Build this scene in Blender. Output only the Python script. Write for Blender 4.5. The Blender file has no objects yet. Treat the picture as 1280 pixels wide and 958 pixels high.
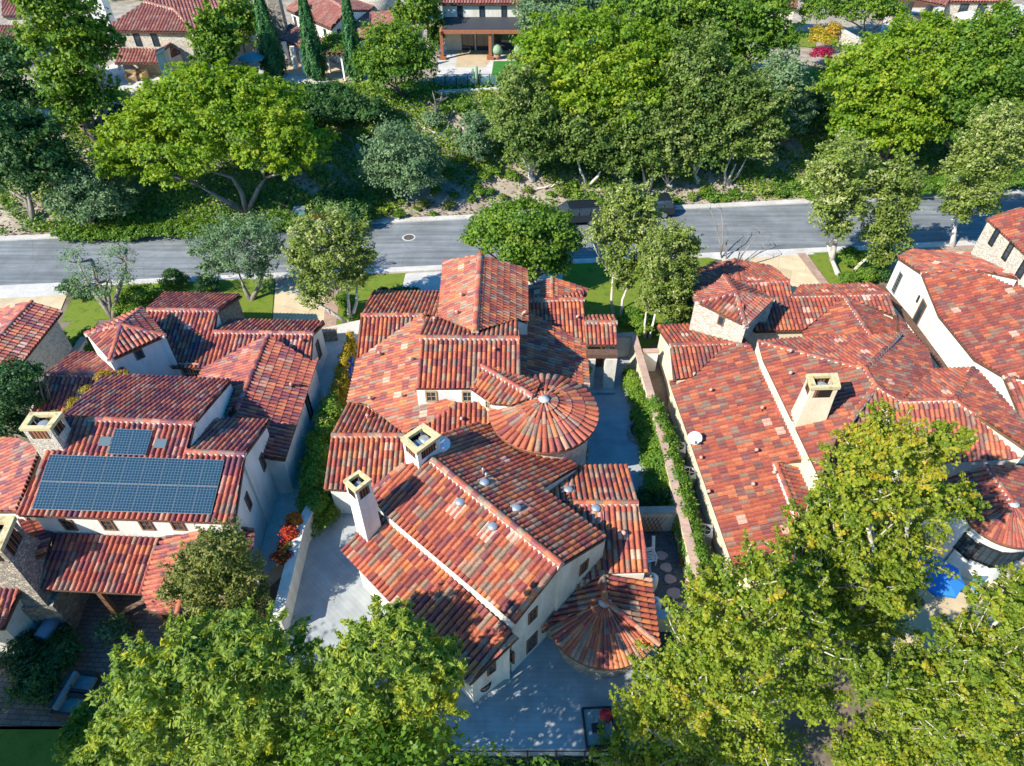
import bpy, bmesh, math, random
import numpy as np
from mathutils import Vector, Matrix
from mathutils.bvhtree import BVHTree
from mathutils.geometry import tessellate_polygon

random.seed(7); RNG = np.random.default_rng(11)
SC = bpy.context.scene; COL = SC.collection
rad = math.radians

# ------------------------------------------------------------------ camera model (survey of the photograph)
F = 853.0; CAMH = 28.0; PITCH = rad(43)
FW = np.array([0, math.cos(PITCH), -math.sin(PITCH)]); UP = np.array([0, math.sin(PITCH), math.cos(PITCH)]); RT = np.array([1.0, 0, 0])
C0 = np.array([0, 0, CAMH])
def ray(x, y): return RT*(x-640)/F + UP*(479-y)/F + FW
def at(x, y, z):
    d = ray(x, y); return C0 + d*((z-CAMH)/d[2])
def proj(p):
    q = np.array(p)-C0; d = q@FW; return 640+F*(q@RT)/d, 479-F*(q@UP)/d
def pxm(p):
    return F/((np.array(p)-C0)@FW)

# ------------------------------------------------------------------ terrain
def kerb_far(x): return 49.75 + 0.0922*x
def kerb_near(x): return 43.1 + 0.0838*x
TERR = 5.0
def ground(x, y):
    d = (y-kerb_far(x))*0.9958
    if d < 1.2: return 0.0
    t = min(1.0, (d-1.2)/12.8)
    s = t*t*(3-2*t)*0.55 + t*0.45
    return TERR*s
def at_g(x, y, h=0.0):
    z = h
    for _ in range(25):
        p = at(x, y, z)
        z = 0.5*z + 0.5*(ground(p[0], p[1])+h)
    return at(x, y, z)

# ------------------------------------------------------------------ tagging
def tag(o, label=None, cat=None, group=None, kind=None):
    if label: o['label'] = label
    if cat: o['category'] = cat
    if group: o['group'] = group
    if kind: o['kind'] = kind
    return o
def empty(name, loc, label, cat, group=None, rz=0):
    o = bpy.data.objects.new(name, None); COL.objects.link(o)
    o.location = tuple(loc); o.rotation_euler = (0, 0, rz); o.empty_display_size = 0.3
    return tag(o, label, cat, group)

class MB:
    """collects faces; build() links them as ONE mesh object"""
    def __init__(s): s.v = []; s.f = []; s.m = []; s.sm = []; s.a = []
    def face(s, pts, m=0, smooth=False, a=0.5):
        b = len(s.v); s.v.extend([tuple(p) for p in pts]); s.f.append(tuple(range(b, b+len(pts)))); s.m.append(m); s.sm.append(smooth); s.a.append(a)
    def mesh(s, verts, faces, m=0, smooth=False, a=0.5):
        b = len(s.v); s.v.extend([tuple(p) for p in verts])
        for f in faces: s.f.append(tuple(i+b for i in f)); s.m.append(m); s.sm.append(smooth); s.a.append(a)
    def hexa(s, c8, m=0, a=0.5):
        s.mesh(c8, [(3,2,1,0),(4,5,6,7),(0,1,5,4),(1,2,6,5),(2,3,7,6),(3,0,4,7)], m, False, a)
    def box(s, c, size, rz=0.0, m=0, a=0.5, ax=None):
        cx, cy, cz = c; sx, sy, sz = size[0]/2, size[1]/2, size[2]/2
        if ax is None:
            ux, uy, uz = np.array([math.cos(rz), math.sin(rz), 0]), np.array([-math.sin(rz), math.cos(rz), 0]), np.array([0, 0, 1.])
        else: ux, uy, uz = ax
        c = np.array([cx, cy, cz]); P = []
        for z in (-1, 1):
            for x, y in ((-1,-1),(1,-1),(1,1),(-1,1)): P.append(c+ux*sx*x+uy*sy*y+uz*sz*z)
        s.hexa(P, m, a)
    def prism(s, poly, z0, z1, m=0, a=0.5):
        n = len(poly); lo = [(p[0], p[1], z0) for p in poly]; hi = [(p[0], p[1], z1) for p in poly]
        ar = sum(poly[i][0]*poly[(i+1)%n][1]-poly[(i+1)%n][0]*poly[i][1] for i in range(n))
        if ar < 0: lo.reverse(); hi.reverse()
        s.mesh(lo+hi, [tuple(range(n-1,-1,-1)), tuple(range(n,2*n))]+[(i,(i+1)%n,n+(i+1)%n,n+i) for i in range(n)], m, False, a)
    def tube(s, pts, radii, seg=6, m=0, smooth=True, a=0.5, cap=True):
        pts = [np.array(p, float) for p in pts]; rings = []
        for i, p in enumerate(pts):
            d = pts[min(i+1, len(pts)-1)]-pts[max(i-1, 0)]; d = d/(np.linalg.norm(d)+1e-9)
            r = np.array([0, 0, 1.]) if abs(d[2]) < 0.9 else np.array([1., 0, 0])
            u = np.cross(d, r); u /= np.linalg.norm(u); w = np.cross(d, u)
            rings.append([p+(u*math.cos(2*math.pi*k/seg)+w*math.sin(2*math.pi*k/seg))*radii[i] for k in range(seg)])
        V = [q for r in rings for q in r]; Fc = []
        for i in range(len(pts)-1):
            for k in range(seg): Fc.append((i*seg+k, (i+1)*seg+k, (i+1)*seg+(k+1)%seg, i*seg+(k+1)%seg))
        if cap: Fc.append(tuple(range(seg))); Fc.append(tuple((len(pts)-1)*seg+k for k in range(seg-1, -1, -1)))
        s.mesh(V, Fc, m, smooth, a)
    def lathe(s, c, prof, seg=16, m=0, smooth=True, a=0.5, ang0=0.0, close=True):
        V = [];
        for r, z in prof:
            for k in range(seg):
                t = ang0+2*math.pi*k/seg; V.append((c[0]+r*math.cos(t), c[1]+r*math.sin(t), c[2]+z))
        Fc = []
        for i in range(len(prof)-1):
            for k in range(seg): Fc.append((i*seg+k, i*seg+(k+1)%seg, (i+1)*seg+(k+1)%seg, (i+1)*seg+k))
        if close:
            Fc.append(tuple(range(seg-1, -1, -1))); Fc.append(tuple((len(prof)-1)*seg+k for k in range(seg)))
        s.mesh(V, Fc, m, smooth, a)
    def build(s, name, mats, parent=None, attr=None, origin=None):
        me = bpy.data.meshes.new(name); off = None
        if parent is not None: bpy.context.view_layer.update(); off = world_of(parent)
        V = s.v
        if origin is not None: V = [(x-origin[0], y-origin[1], z-origin[2]) for x, y, z in V]
        elif off is not None:
            inv = off.inverted(); A = np.array(V).reshape(-1, 3); M = np.array(inv); A = A@M[:3, :3].T+M[:3, 3]; V = A.tolist()
        me.from_pydata(V, [], s.f)
        if not isinstance(mats, (list, tuple)): mats = [mats]
        for m in mats: me.materials.append(m)
        me.polygons.foreach_set('material_index', s.m); me.polygons.foreach_set('use_smooth', s.sm)
        if attr:
            at_ = me.attributes.new(attr, 'FLOAT', 'FACE'); at_.data.foreach_set('value', s.a)
        me.update()
        o = bpy.data.objects.new(name, me); COL.objects.link(o)
        if origin is not None: o.location = tuple(origin)
        if parent is not None: o.parent = parent
        return o
def world_of(o):
    M = Matrix.LocRotScale(o.location, o.rotation_euler, o.scale)
    return (world_of(o.parent) @ M) if o.parent else M

# ------------------------------------------------------------------ materials
def newmat(name):
    m = bpy.data.materials.new(name); m.use_nodes = True; nt = m.node_tree
    b = nt.nodes['Principled BSDF']; return m, nt, b
def N(nt, t, **k):
    n = nt.nodes.new(t)
    for a, v in k.items(): setattr(n, a, v)
    return n
def ramp(nt, stops, interp='LINEAR'):
    r = N(nt, 'ShaderNodeValToRGB'); e = r.color_ramp; e.interpolation = interp
    while len(e.elements) > 1: e.elements.remove(e.elements[-1])
    e.elements[0].position = stops[0][0]; e.elements[0].color = (*stops[0][1], 1)
    for p, c in stops[1:]:
        q = e.elements.new(p); q.color = (*c, 1)
    return r
def plain(name, col, rough=0.6, metal=0.0, spec=0.3):
    m, nt, b = newmat(name); b.inputs['Base Color'].default_value = (*col, 1)
    b.inputs['Roughness'].default_value = rough; b.inputs['Metallic'].default_value = metal
    b.inputs['Specular IOR Level'].default_value = spec
    return m
def noisy(name, c1, c2, scale=3.0, detail=6, rough=0.85, bump=0.0, bscale=None, c3=None, dist=0.0, stretch=None):
    """two/three colour noise material in object (world sized) coordinates"""
    m, nt, b = newmat(name); tc = N(nt, 'ShaderNodeNewGeometry'); L = nt.links
    src = tc.outputs['Position']
    if stretch:
        mp = N(nt, 'ShaderNodeMapping'); mp.inputs['Scale'].default_value = stretch[:3]
        if len(stretch) > 3: mp.inputs['Rotation'].default_value = (0, 0, stretch[3])
        L.new(src, mp.inputs['Vector']); src = mp.outputs['Vector']
    n = N(nt, 'ShaderNodeTexNoise'); n.inputs['Scale'].default_value = scale; n.inputs['Detail'].default_value = detail; n.inputs['Roughness'].default_value = 0.62
    n.inputs['Distortion'].default_value = dist
    L.new(src, n.inputs['Vector'])
    st = [(0.32, c1), (0.68, c2)] if c3 is None else [(0.3, c1), (0.5, c2), (0.7, c3)]
    r = ramp(nt, st); L.new(n.outputs['Fac'], r.inputs['Fac'])
    n2 = N(nt, 'ShaderNodeTexNoise'); n2.inputs['Scale'].default_value = scale*9; n2.inputs['Detail'].default_value = 4
    L.new(src, n2.inputs['Vector'])
    mx = N(nt, 'ShaderNodeMix', data_type='RGBA', blend_type='OVERLAY'); mx.inputs['Factor'].default_value = 0.35
    L.new(r.outputs['Color'], mx.inputs[6]); L.new(n2.outputs['Color'], mx.inputs[7])
    hs = N(nt, 'ShaderNodeRGBToBW'); L.new(n2.outputs['Color'], hs.inputs[0]); L.new(hs.outputs[0], mx.inputs[7])
    L.new(mx.outputs[2], b.inputs['Base Color']); b.inputs['Roughness'].default_value = rough; b.inputs['Specular IOR Level'].default_value = 0.25
    if bump:
        bp = N(nt, 'ShaderNodeBump'); bp.inputs['Strength'].default_value = bump; bp.inputs['Distance'].default_value = 0.03
        n3 = N(nt, 'ShaderNodeTexNoise'); n3.inputs['Scale'].default_value = bscale or scale*6; n3.inputs['Detail'].default_value = 5
        L.new(tc.outputs['Position'], n3.inputs['Vector']); L.new(n3.outputs['Fac'], bp.inputs['Height']); L.new(bp.outputs['Normal'], b.inputs['Normal'])
    return m
def stone(name, cols, scale=4.0, mortar=(0.42, 0.38, 0.30), stretch=(1, 1, 1.6)):
    m, nt, b = newmat(name); L = nt.links; g = N(nt, 'ShaderNodeNewGeometry')
    mp = N(nt, 'ShaderNodeMapping'); mp.inputs['Scale'].default_value = stretch; L.new(g.outputs['Position'], mp.inputs['Vector'])
    v = N(nt, 'ShaderNodeTexVoronoi'); v.inputs['Scale'].default_value = scale; L.new(mp.outputs[0], v.inputs['Vector'])
    sp = N(nt, 'ShaderNodeSeparateColor'); L.new(v.outputs['Color'], sp.inputs[0])
    k = len(cols); r = ramp(nt, [(i/k, c) for i, c in enumerate(cols)], 'CONSTANT'); L.new(sp.outputs[0], r.inputs[0])
    e = N(nt, 'ShaderNodeTexVoronoi', feature='DISTANCE_TO_EDGE'); e.inputs['Scale'].default_value = scale; L.new(mp.outputs[0], e.inputs['Vector'])
    s = N(nt, 'ShaderNodeMath', operation='SMOOTHSTEP') if False else N(nt, 'ShaderNodeMapRange'); s.inputs[1].default_value = 0.03; s.inputs[2].default_value = 0.10; L.new(e.outputs['Distance'], s.inputs[0])
    mx = N(nt, 'ShaderNodeMix', data_type='RGBA'); mx.inputs[6].default_value = (*mortar, 1); L.new(s.outputs[0], mx.inputs[0]); L.new(r.outputs[0], mx.inputs[7])
    L.new(mx.outputs[2], b.inputs['Base Color']); b.inputs['Roughness'].default_value = 0.9
    bp = N(nt, 'ShaderNodeBump'); bp.inputs['Strength'].default_value = 0.8; bp.inputs['Distance'].default_value = 0.05; L.new(s.outputs[0], bp.inputs['Height']); L.new(bp.outputs[0], b.inputs['Normal'])
    return m
def bricky(name, c1, c2, mortar, w, h, rot=0.0, msize=0.02, rough=0.85, var=0.5, offset=0.5):
    m, nt, b = newmat(name); L = nt.links; g = N(nt, 'ShaderNodeNewGeometry')
    mp = N(nt, 'ShaderNodeMapping'); mp.inputs['Rotation'].default_value = (0, 0, rot); L.new(g.outputs['Position'], mp.inputs[0])
    t = N(nt, 'ShaderNodeTexBrick'); t.offset = offset; L.new(mp.outputs[0], t.inputs['Vector'])
    t.inputs['Color1'].default_value = (*c1, 1); t.inputs['Color2'].default_value = (*c2, 1); t.inputs['Mortar'].default_value = (*mortar, 1)
    t.inputs['Scale'].default_value = 1.0; t.inputs['Brick Width'].default_value = w; t.inputs['Row Height'].default_value = h; t.inputs['Mortar Size'].default_value = msize
    n = N(nt, 'ShaderNodeTexNoise'); n.inputs['Scale'].default_value = 1.3; n.inputs['Detail'].default_value = 6; L.new(g.outputs['Position'], n.inputs['Vector'])
    mx = N(nt, 'ShaderNodeMix', data_type='RGBA', blend_type='OVERLAY'); mx.inputs[0].default_value = var
    bw = N(nt, 'ShaderNodeRGBToBW'); L.new(n.outputs['Color'], bw.inputs[0]); L.new(t.outputs['Color'], mx.inputs[6]); L.new(bw.outputs[0], mx.inputs[7])
    L.new(mx.outputs[2], b.inputs['Base Color']); b.inputs['Roughness'].default_value = rough; b.inputs['Specular IOR Level'].default_value = 0.25
    return m
def tilemat(name, stops):
    m, nt, b = newmat(name); L = nt.links
    a = N(nt, 'ShaderNodeAttribute', attribute_name='tv'); r = ramp(nt, stops, 'CONSTANT'); L.new(a.outputs['Fac'], r.inputs[0])
    g = N(nt, 'ShaderNodeNewGeometry'); n = N(nt, 'ShaderNodeTexNoise'); n.inputs['Scale'].default_value = 1.1; n.inputs['Detail'].default_value = 8; n.inputs['Roughness'].default_value = 0.7
    L.new(g.outputs['Position'], n.inputs['Vector'])
    mr = N(nt, 'ShaderNodeMapRange'); mr.inputs[1].default_value = 0.3; mr.inputs[2].default_value = 0.7; mr.inputs[3].default_value = 0.70; mr.inputs[4].default_value = 1.15; L.new(n.outputs['Fac'], mr.inputs[0])
    n2 = N(nt, 'ShaderNodeTexNoise'); n2.inputs['Scale'].default_value = 14; n2.inputs['Detail'].default_value = 4; L.new(g.outputs['Position'], n2.inputs['Vector'])
    mr2 = N(nt, 'ShaderNodeMapRange'); mr2.inputs[1].default_value = 0.3; mr2.inputs[2].default_value = 0.7; mr2.inputs[3].default_value = 0.72; mr2.inputs[4].default_value = 1.2; L.new(n2.outputs['Fac'], mr2.inputs[0])
    mm = N(nt, 'ShaderNodeMath', operation='MULTIPLY'); L.new(mr.outputs[0], mm.inputs[0]); L.new(mr2.outputs[0], mm.inputs[1])
    mx = N(nt, 'ShaderNodeMix', data_type='RGBA', blend_type='MULTIPLY'); mx.inputs[0].default_value = 1.0
    L.new(r.outputs[0], mx.inputs[6]); L.new(mm.outputs[0], mx.inputs[7])
    L.new(mx.outputs[2], b.inputs['Base Color']); b.inputs['Roughness'].default_value = 0.62; b.inputs['Specular IOR Level'].default_value = 0.35
    return m
def leafmat(name, stops, trans=0.3, rough=0.55):
    m, nt, b = newmat(name); L = nt.links
    a = N(nt, 'ShaderNodeAttribute', attribute_name='lv'); r = ramp(nt, stops); L.new(a.outputs['Fac'], r.inputs[0])
    b.inputs['Roughness'].default_value = rough; b.inputs['Specular IOR Level'].default_value = 0.3
    L.new(r.outputs[0], b.inputs['Base Color'])
    t = N(nt, 'ShaderNodeBsdfTranslucent'); hs = N(nt, 'ShaderNodeHueSaturation'); hs.inputs['Saturation'].default_value = 1.1; hs.inputs['Value'].default_value = 1.3
    L.new(r.outputs[0], hs.inputs['Color']); L.new(hs.outputs[0], t.inputs['Color'])
    mx = N(nt, 'ShaderNodeMixShader'); mx.inputs[0].default_value = trans; L.new(b.outputs[0], mx.inputs[1]); L.new(t.outputs[0], mx.inputs[2])
    L.new(mx.outputs[0], nt.nodes['Material Output'].inputs['Surface'])
    return m

M = {}
M['tile_main'] = tilemat('tile_main', [(0,(.40,.105,.06)),(.15,(.47,.135,.065)),(.28,(.55,.19,.075)),(.40,(.36,.095,.065)),(.52,(.27,.075,.068)),(.62,(.30,.20,.138)),(.71,(.225,.07,.072)),(.78,(.26,.165,.12)),(.85,(.43,.23,.15)),(.92,(.50,.15,.075)),(.97,(.58,.35,.25))])
M['tile_red'] = tilemat('tile_red', [(0,(.36,.095,.066)),(.18,(.43,.12,.075)),(.36,(.49,.165,.085)),(.48,(.29,.075,.07)),(.6,(.21,.062,.075)),(.72,(.17,.062,.085)),(.8,(.27,.165,.13)),(.88,(.46,.22,.16)),(.97,(.55,.35,.28))])
M['tile_dark'] = tilemat('tile_dark', [(0,(.34,.085,.052)),(.2,(.41,.115,.06)),(.38,(.27,.072,.055)),(.52,(.21,.062,.056)),(.64,(.25,.15,.105)),(.75,(.19,.085,.075)),(.84,(.46,.155,.075)),(.92,(.31,.10,.07)),(.97,(.57,.33,.25))])
M['tile_far'] = tilemat('tile_far', [(0.00,(0.310,0.111,0.082)), (0.25,(0.344,0.138,0.101)), (0.50,(0.275,0.105,0.087)), (0.70,(0.310,0.174,0.133)), (0.88,(0.375,0.192,0.144))])
M['mortar'] = noisy('mortar', (.50,.40,.33), (.72,.64,.56), 6, 4)
M['fascia'] = noisy('fascia', (.09,.05,.035), (.16,.09,.06), 5, 4)
M['stucco'] = noisy('stucco', (.52,.48,.41), (.72,.69,.62), 1.5, 8, 0.9, 0.35, 14, stretch=(1, 1, .3))
M['stucco_white'] = noisy('stucco_white', (.60,.58,.53), (.78,.77,.73), 1.4, 8, 0.9, 0.35, 14, stretch=(1, 1, .3))
M['stucco_cream'] = noisy('stucco_cream', (.62,.52,.36), (.78,.69,.52), 1.2, 6, 0.9, 0.25, 14)
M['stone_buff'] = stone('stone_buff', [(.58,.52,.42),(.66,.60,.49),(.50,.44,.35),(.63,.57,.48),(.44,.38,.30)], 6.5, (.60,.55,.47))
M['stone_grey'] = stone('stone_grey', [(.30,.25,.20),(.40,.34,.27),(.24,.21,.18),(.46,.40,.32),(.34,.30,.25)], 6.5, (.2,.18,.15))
M['ochre'] = noisy('ochre', (.30,.22,.07), (.58,.49,.29), 3.5, 9, c3=(.5,.38,.12))
M['lattice'] = bricky('lattice', (.22,.09,.05), (.30,.13,.07), (.02,.015,.01), .16, .10, 0, .03)
M['metal'] = plain('metal', (.55,.57,.58), .35, .8)
M['galv'] = plain('galv', (.36,.41,.44), .4, .5)
M['dish'] = plain('dish', (.62,.66,.70), .4)
M['black'] = plain('black', (.02,.02,.022), .5)
M['wood'] = noisy('wood', (.14,.075,.04), (.22,.12,.065), 6, 4)
M['redwood'] = noisy('redwood', (.24,.09,.045), (.34,.14,.07), 6, 4)
M['frame_wood'] = noisy('frame_wood', (.34,.24,.13), (.46,.34,.2), 6, 3)
M['glass'] = plain('glass', (.03,.045,.06), .06, 0, .8)
def solar():
    m, nt, b = newmat('solar'); L = nt.links; uv = N(nt, 'ShaderNodeUVMap')
    mp = N(nt, 'ShaderNodeMapping'); mp.inputs['Scale'].default_value = (6, 10, 1); L.new(uv.outputs[0], mp.inputs[0])
    t = N(nt, 'ShaderNodeTexBrick'); t.offset = 0; L.new(mp.outputs[0], t.inputs['Vector'])
    t.inputs['Color1'].default_value = (.010,.030,.055,1); t.inputs['Color2'].default_value = (.014,.04,.07,1); t.inputs['Mortar'].default_value = (.085,.14,.17,1)
    t.inputs['Scale'].default_value = 1; t.inputs['Brick Width'].default_value = 1; t.inputs['Row Height'].default_value = 1; t.inputs['Mortar Size'].default_value = .075
    L.new(t.outputs[0], b.inputs['Base Color']); b.inputs['Roughness'].default_value = .18; b.inputs['Specular IOR Level'].default_value = .6
    return m
M['solar'] = solar()
M['alu'] = plain('alu', (.22,.26,.28), .4, .3)
M['finial'] = noisy('finial', (.34,.34,.33), (.5,.5,.48), 5, 5)
M['skylight'] = plain('skylight', (.10,.14,.16), .25)
# ------------------------------------------------------------------ roofs of barrel tiles
TW, TL = 0.238, 0.40
def hash2(i, j, k=0):
    x = (np.asarray(i, np.int64)*73856093) ^ (np.asarray(j, np.int64)*19349663) ^ np.int64(k*83492791+12345)
    x = (x ^ (x >> 13))*1274126177; x = x & 0x7fffffff
    x = ((x ^ (x >> 11))*69069) & 0x7fffffff
    return (x % 100003)/100003.0
def clip_poly(P, tri):
    """Sutherland-Hodgman of points (u,v,h) against a ccw triangle in uv"""
    for k in range(3):
        a = tri[k]; b = tri[(k+1) % 3]; out = []
        if not P: return P
        ds = [(b[0]-a[0])*(p[1]-a[1])-(b[1]-a[1])*(p[0]-a[0]) for p in P]
        for i in range(len(P)):
            p, q = P[i], P[(i+1) % len(P)]; d, e = ds[i], ds[(i+1) % len(P)]
            if d >= 0: out.append(p)
            if (d >= 0) != (e >= 0):
                t = d/(d-e); out.append(tuple(p[c]+(q[c]-p[c])*t for c in range(len(p))))
        P = out
    return P
def inpoly(U, V, poly):
    r = np.zeros(np.shape(U), bool); n = len(poly)
    for i in range(n):
        (x1, y1), (x2, y2) = poly[i], poly[(i+1) % n]
        if y1 == y2: continue
        c = ((y1 > V) != (y2 > V)) & (U < (x2-x1)*(V-y1)/(y2-y1)+x1); r ^= c
    return r
PROF = [(0.0, -0.02), (0.17, -0.02), (0.21, 0.062), (0.37, 0.116), (0.585, 0.132), (0.80, 0.116), (0.96, 0.062), (1.0, -0.02)]
class Plane:
    def __init__(s, p0, n):
        n = np.array(n, float); n /= np.linalg.norm(n)
        if n[2] < 0: n = -n
        s.p0 = np.array(p0, float); s.n = n
        h = np.array([n[0], n[1], 0.0]); L = np.linalg.norm(h)
        h = h/L if L > 1e-6 else np.array([0, -1., 0])
        s.v = h - n*(h@n); s.v /= np.linalg.norm(s.v)          # down slope
        s.u = np.cross(s.v, n)
    def cast(s, x, y):
        d = ray(x, y); return C0 + d*(((s.p0-C0)@s.n)/(d@s.n))
    def uv(s, p): q = np.array(p)-s.p0; return (float(q@s.u), float(q@s.v))
    def w(s, u, v, h): return s.p0+s.u*u+s.v*v+s.n*h
    def zat(s, x, y): return s.p0[2]-((x-s.p0[0])*s.n[0]+(y-s.p0[1])*s.n[1])/s.n[2]

def tile_field(mb, pl, poly3, seed, pale=0.012, tw=TW, tl=TL, sag=None, coarse=False):
    poly = [pl.uv(p) for p in poly3]
    ar = sum(poly[i][0]*poly[(i+1)%len(poly)][1]-poly[(i+1)%len(poly)][0]*poly[i][1] for i in range(len(poly)))
    if ar < 0: poly = poly[::-1]
    tris = []
    for t in tessellate_polygon([[Vector((u, v, 0)) for u, v in poly]]):
        q = [poly[k] if isinstance(k, int) else (k[0], k[1]) for k in t]
        a2 = (q[1][0]-q[0][0])*(q[2][1]-q[0][1])-(q[1][1]-q[0][1])*(q[2][0]-q[0][0])
        if abs(a2) < 1e-6: continue
        tris.append(q if a2 > 0 else q[::-1])
    us = [p[0] for p in poly]; vs = [p[1] for p in poly]
    vmax = max(vs)-0.012; u0 = min(us)
    ni = int((max(us)-u0)/tw)+2; nj = int((vmax-min(vs))/tl)+2
    prof = PROF if not coarse else [PROF[0], PROF[2], PROF[4], PROF[6], PROF[7]]
    K = len(prof); pu = np.array([p[0] for p in prof])*tw; ph = np.array([p[1] for p in prof])*tw/0.262
    I, J = np.meshgrid(np.arange(-1, ni), np.arange(0, nj)); I = I.ravel(); J = J.ravel()
    ua = u0+I*tw; vb = vmax-J*tl; va = vb-tl          # va upper edge, vb lower edge
    off = (hash2(I, 0, seed)-.5)*0.05
    ok = np.ones(len(I), bool)
    cn = [inpoly(ua+a*tw, va+b*tl, poly) for a in (0, .5, 1) for b in (0, .5, 1)]
    allin = np.logical_and.reduce(cn); anyin = np.logical_or.reduce(cn)
    # edges of the polygon running through a tile
    for k in range(len(poly)):
        (x1, y1), (x2, y2) = poly[k], poly[(k+1)%len(poly)]
        L = math.hypot(x2-x1, y2-y1); S = max(2, int(L/0.1))
        for q in range(S+1):
            x = x1+(x2-x1)*q/S; y = y1+(y2-y1)*q/S
            i = int(math.floor((x-u0)/tw)); j = int(math.floor((vmax-y)/tl))
            if -1 <= i < ni and 0 <= j < nj:
                idx = j*(ni+1)+(i+1); allin[idx] = False; anyin[idx] = True
    r = hash2(I, J, seed); pal = hash2((I+J)//2, J, seed+77) < pale
    tv = np.where(pal, 0.985, r*0.968)
    tilt = (hash2(I, J, seed+5)-.5)*0.014
    lift = 0.036
    def add(ids):
        pass
    n_, u_, v_, p0 = pl.n, pl.u, pl.v, pl.p0
    for idx in np.nonzero(anyin)[0]:
        a = float(tv[idx]); uu = ua[idx]+pu; hb = ph+lift+tilt[idx]; ha = ph+tilt[idx]*0.3
        y0, y1 = float(va[idx])-0.0, float(vb[idx])
        if allin[idx]:
            top = p0+np.outer(uu, u_)+v_*y0+np.outer(ha, n_); bot = p0+np.outer(uu, u_)+v_*y1+np.outer(hb, n_); lip = bot-n_*(lift+0.03)
            mb.mesh(np.concatenate([top, bot]), [(k, K+k, K+k+1, k+1) for k in range(K-1)], 0, True, a)
            mb.mesh(np.concatenate([bot, lip]), [(k, K+k, K+k+1, k+1) for k in range(K-1)], 0, False, a*0.999)
        else:
            for k in range(K-1):
                Q = [(uu[k], y0, ha[k]), (uu[k+1], y0, ha[k+1]), (uu[k+1], y1, hb[k+1]), (uu[k], y1, hb[k])]
                for t in tris:
                    R = clip_poly(Q, t)
                    if len(R) >= 3: mb.face([pl.w(*q) for q in R], 0, True, a)
                um = (uu[k]+uu[k+1])/2
                if inpoly(np.array([um]), np.array([y1-0.006]), poly)[0]:
                    mb.face([pl.w(uu[k], y1, hb[k]), pl.w(uu[k], y1, hb[k]-.066), pl.w(uu[k+1], y1, hb[k+1]-.066), pl.w(uu[k+1], y1, hb[k+1])], 0, False, a)

def ridge_caps(mb, p, q, seed=0, r=0.125, L=0.36, lift=0.05, mort=True):
    p = np.array(p, float); q = np.array(q, float); d = q-p; D = np.linalg.norm(d); d /= D
    s = np.cross(d, [0, 0, 1.]); s /= np.linalg.norm(s); n = np.cross(s, d)
    if mort:
        a, b = p-d*0.02, q+d*0.02
        W = r*1.25; lo = -0.10; hi = lift+0.035
        c = [a-s*W+n*lo, a+s*W+n*lo, b+s*W+n*lo, b-s*W+n*lo, a-s*W*.8+n*hi, a+s*W*.8+n*hi, b+s*W*.8+n*hi, b-s*W*.8+n*hi]
        mb.hexa(c, 1, 0.5)
    m = max(1, int(round(D/L))); l = D/m; seg = 6
    for k in range(m):
        t0, t1 = p+d*(k*l-0.02), p+d*((k+1)*l+0.03); V = []
        for t, rr, up in ((t0, r*1.06, lift+0.02), (t1, r*0.92, lift)):
            for i in range(seg+1):
                th = math.pi*i/seg; V.append(t+s*math.cos(th)*rr+n*(math.sin(th)*rr*0.85+up))
        a = float(hash2(k, seed, 31))*0.96
        mb.mesh(V, [(i, i+1, seg+2+i, seg+1+i) for i in range(seg)], 0, True, a)
        mb.face([V[i] for i in range(seg, -1, -1)], 0, False, a*.99); mb.face([V[seg+1+i] for i in range(seg+1)], 0, False, a*.99)

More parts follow.
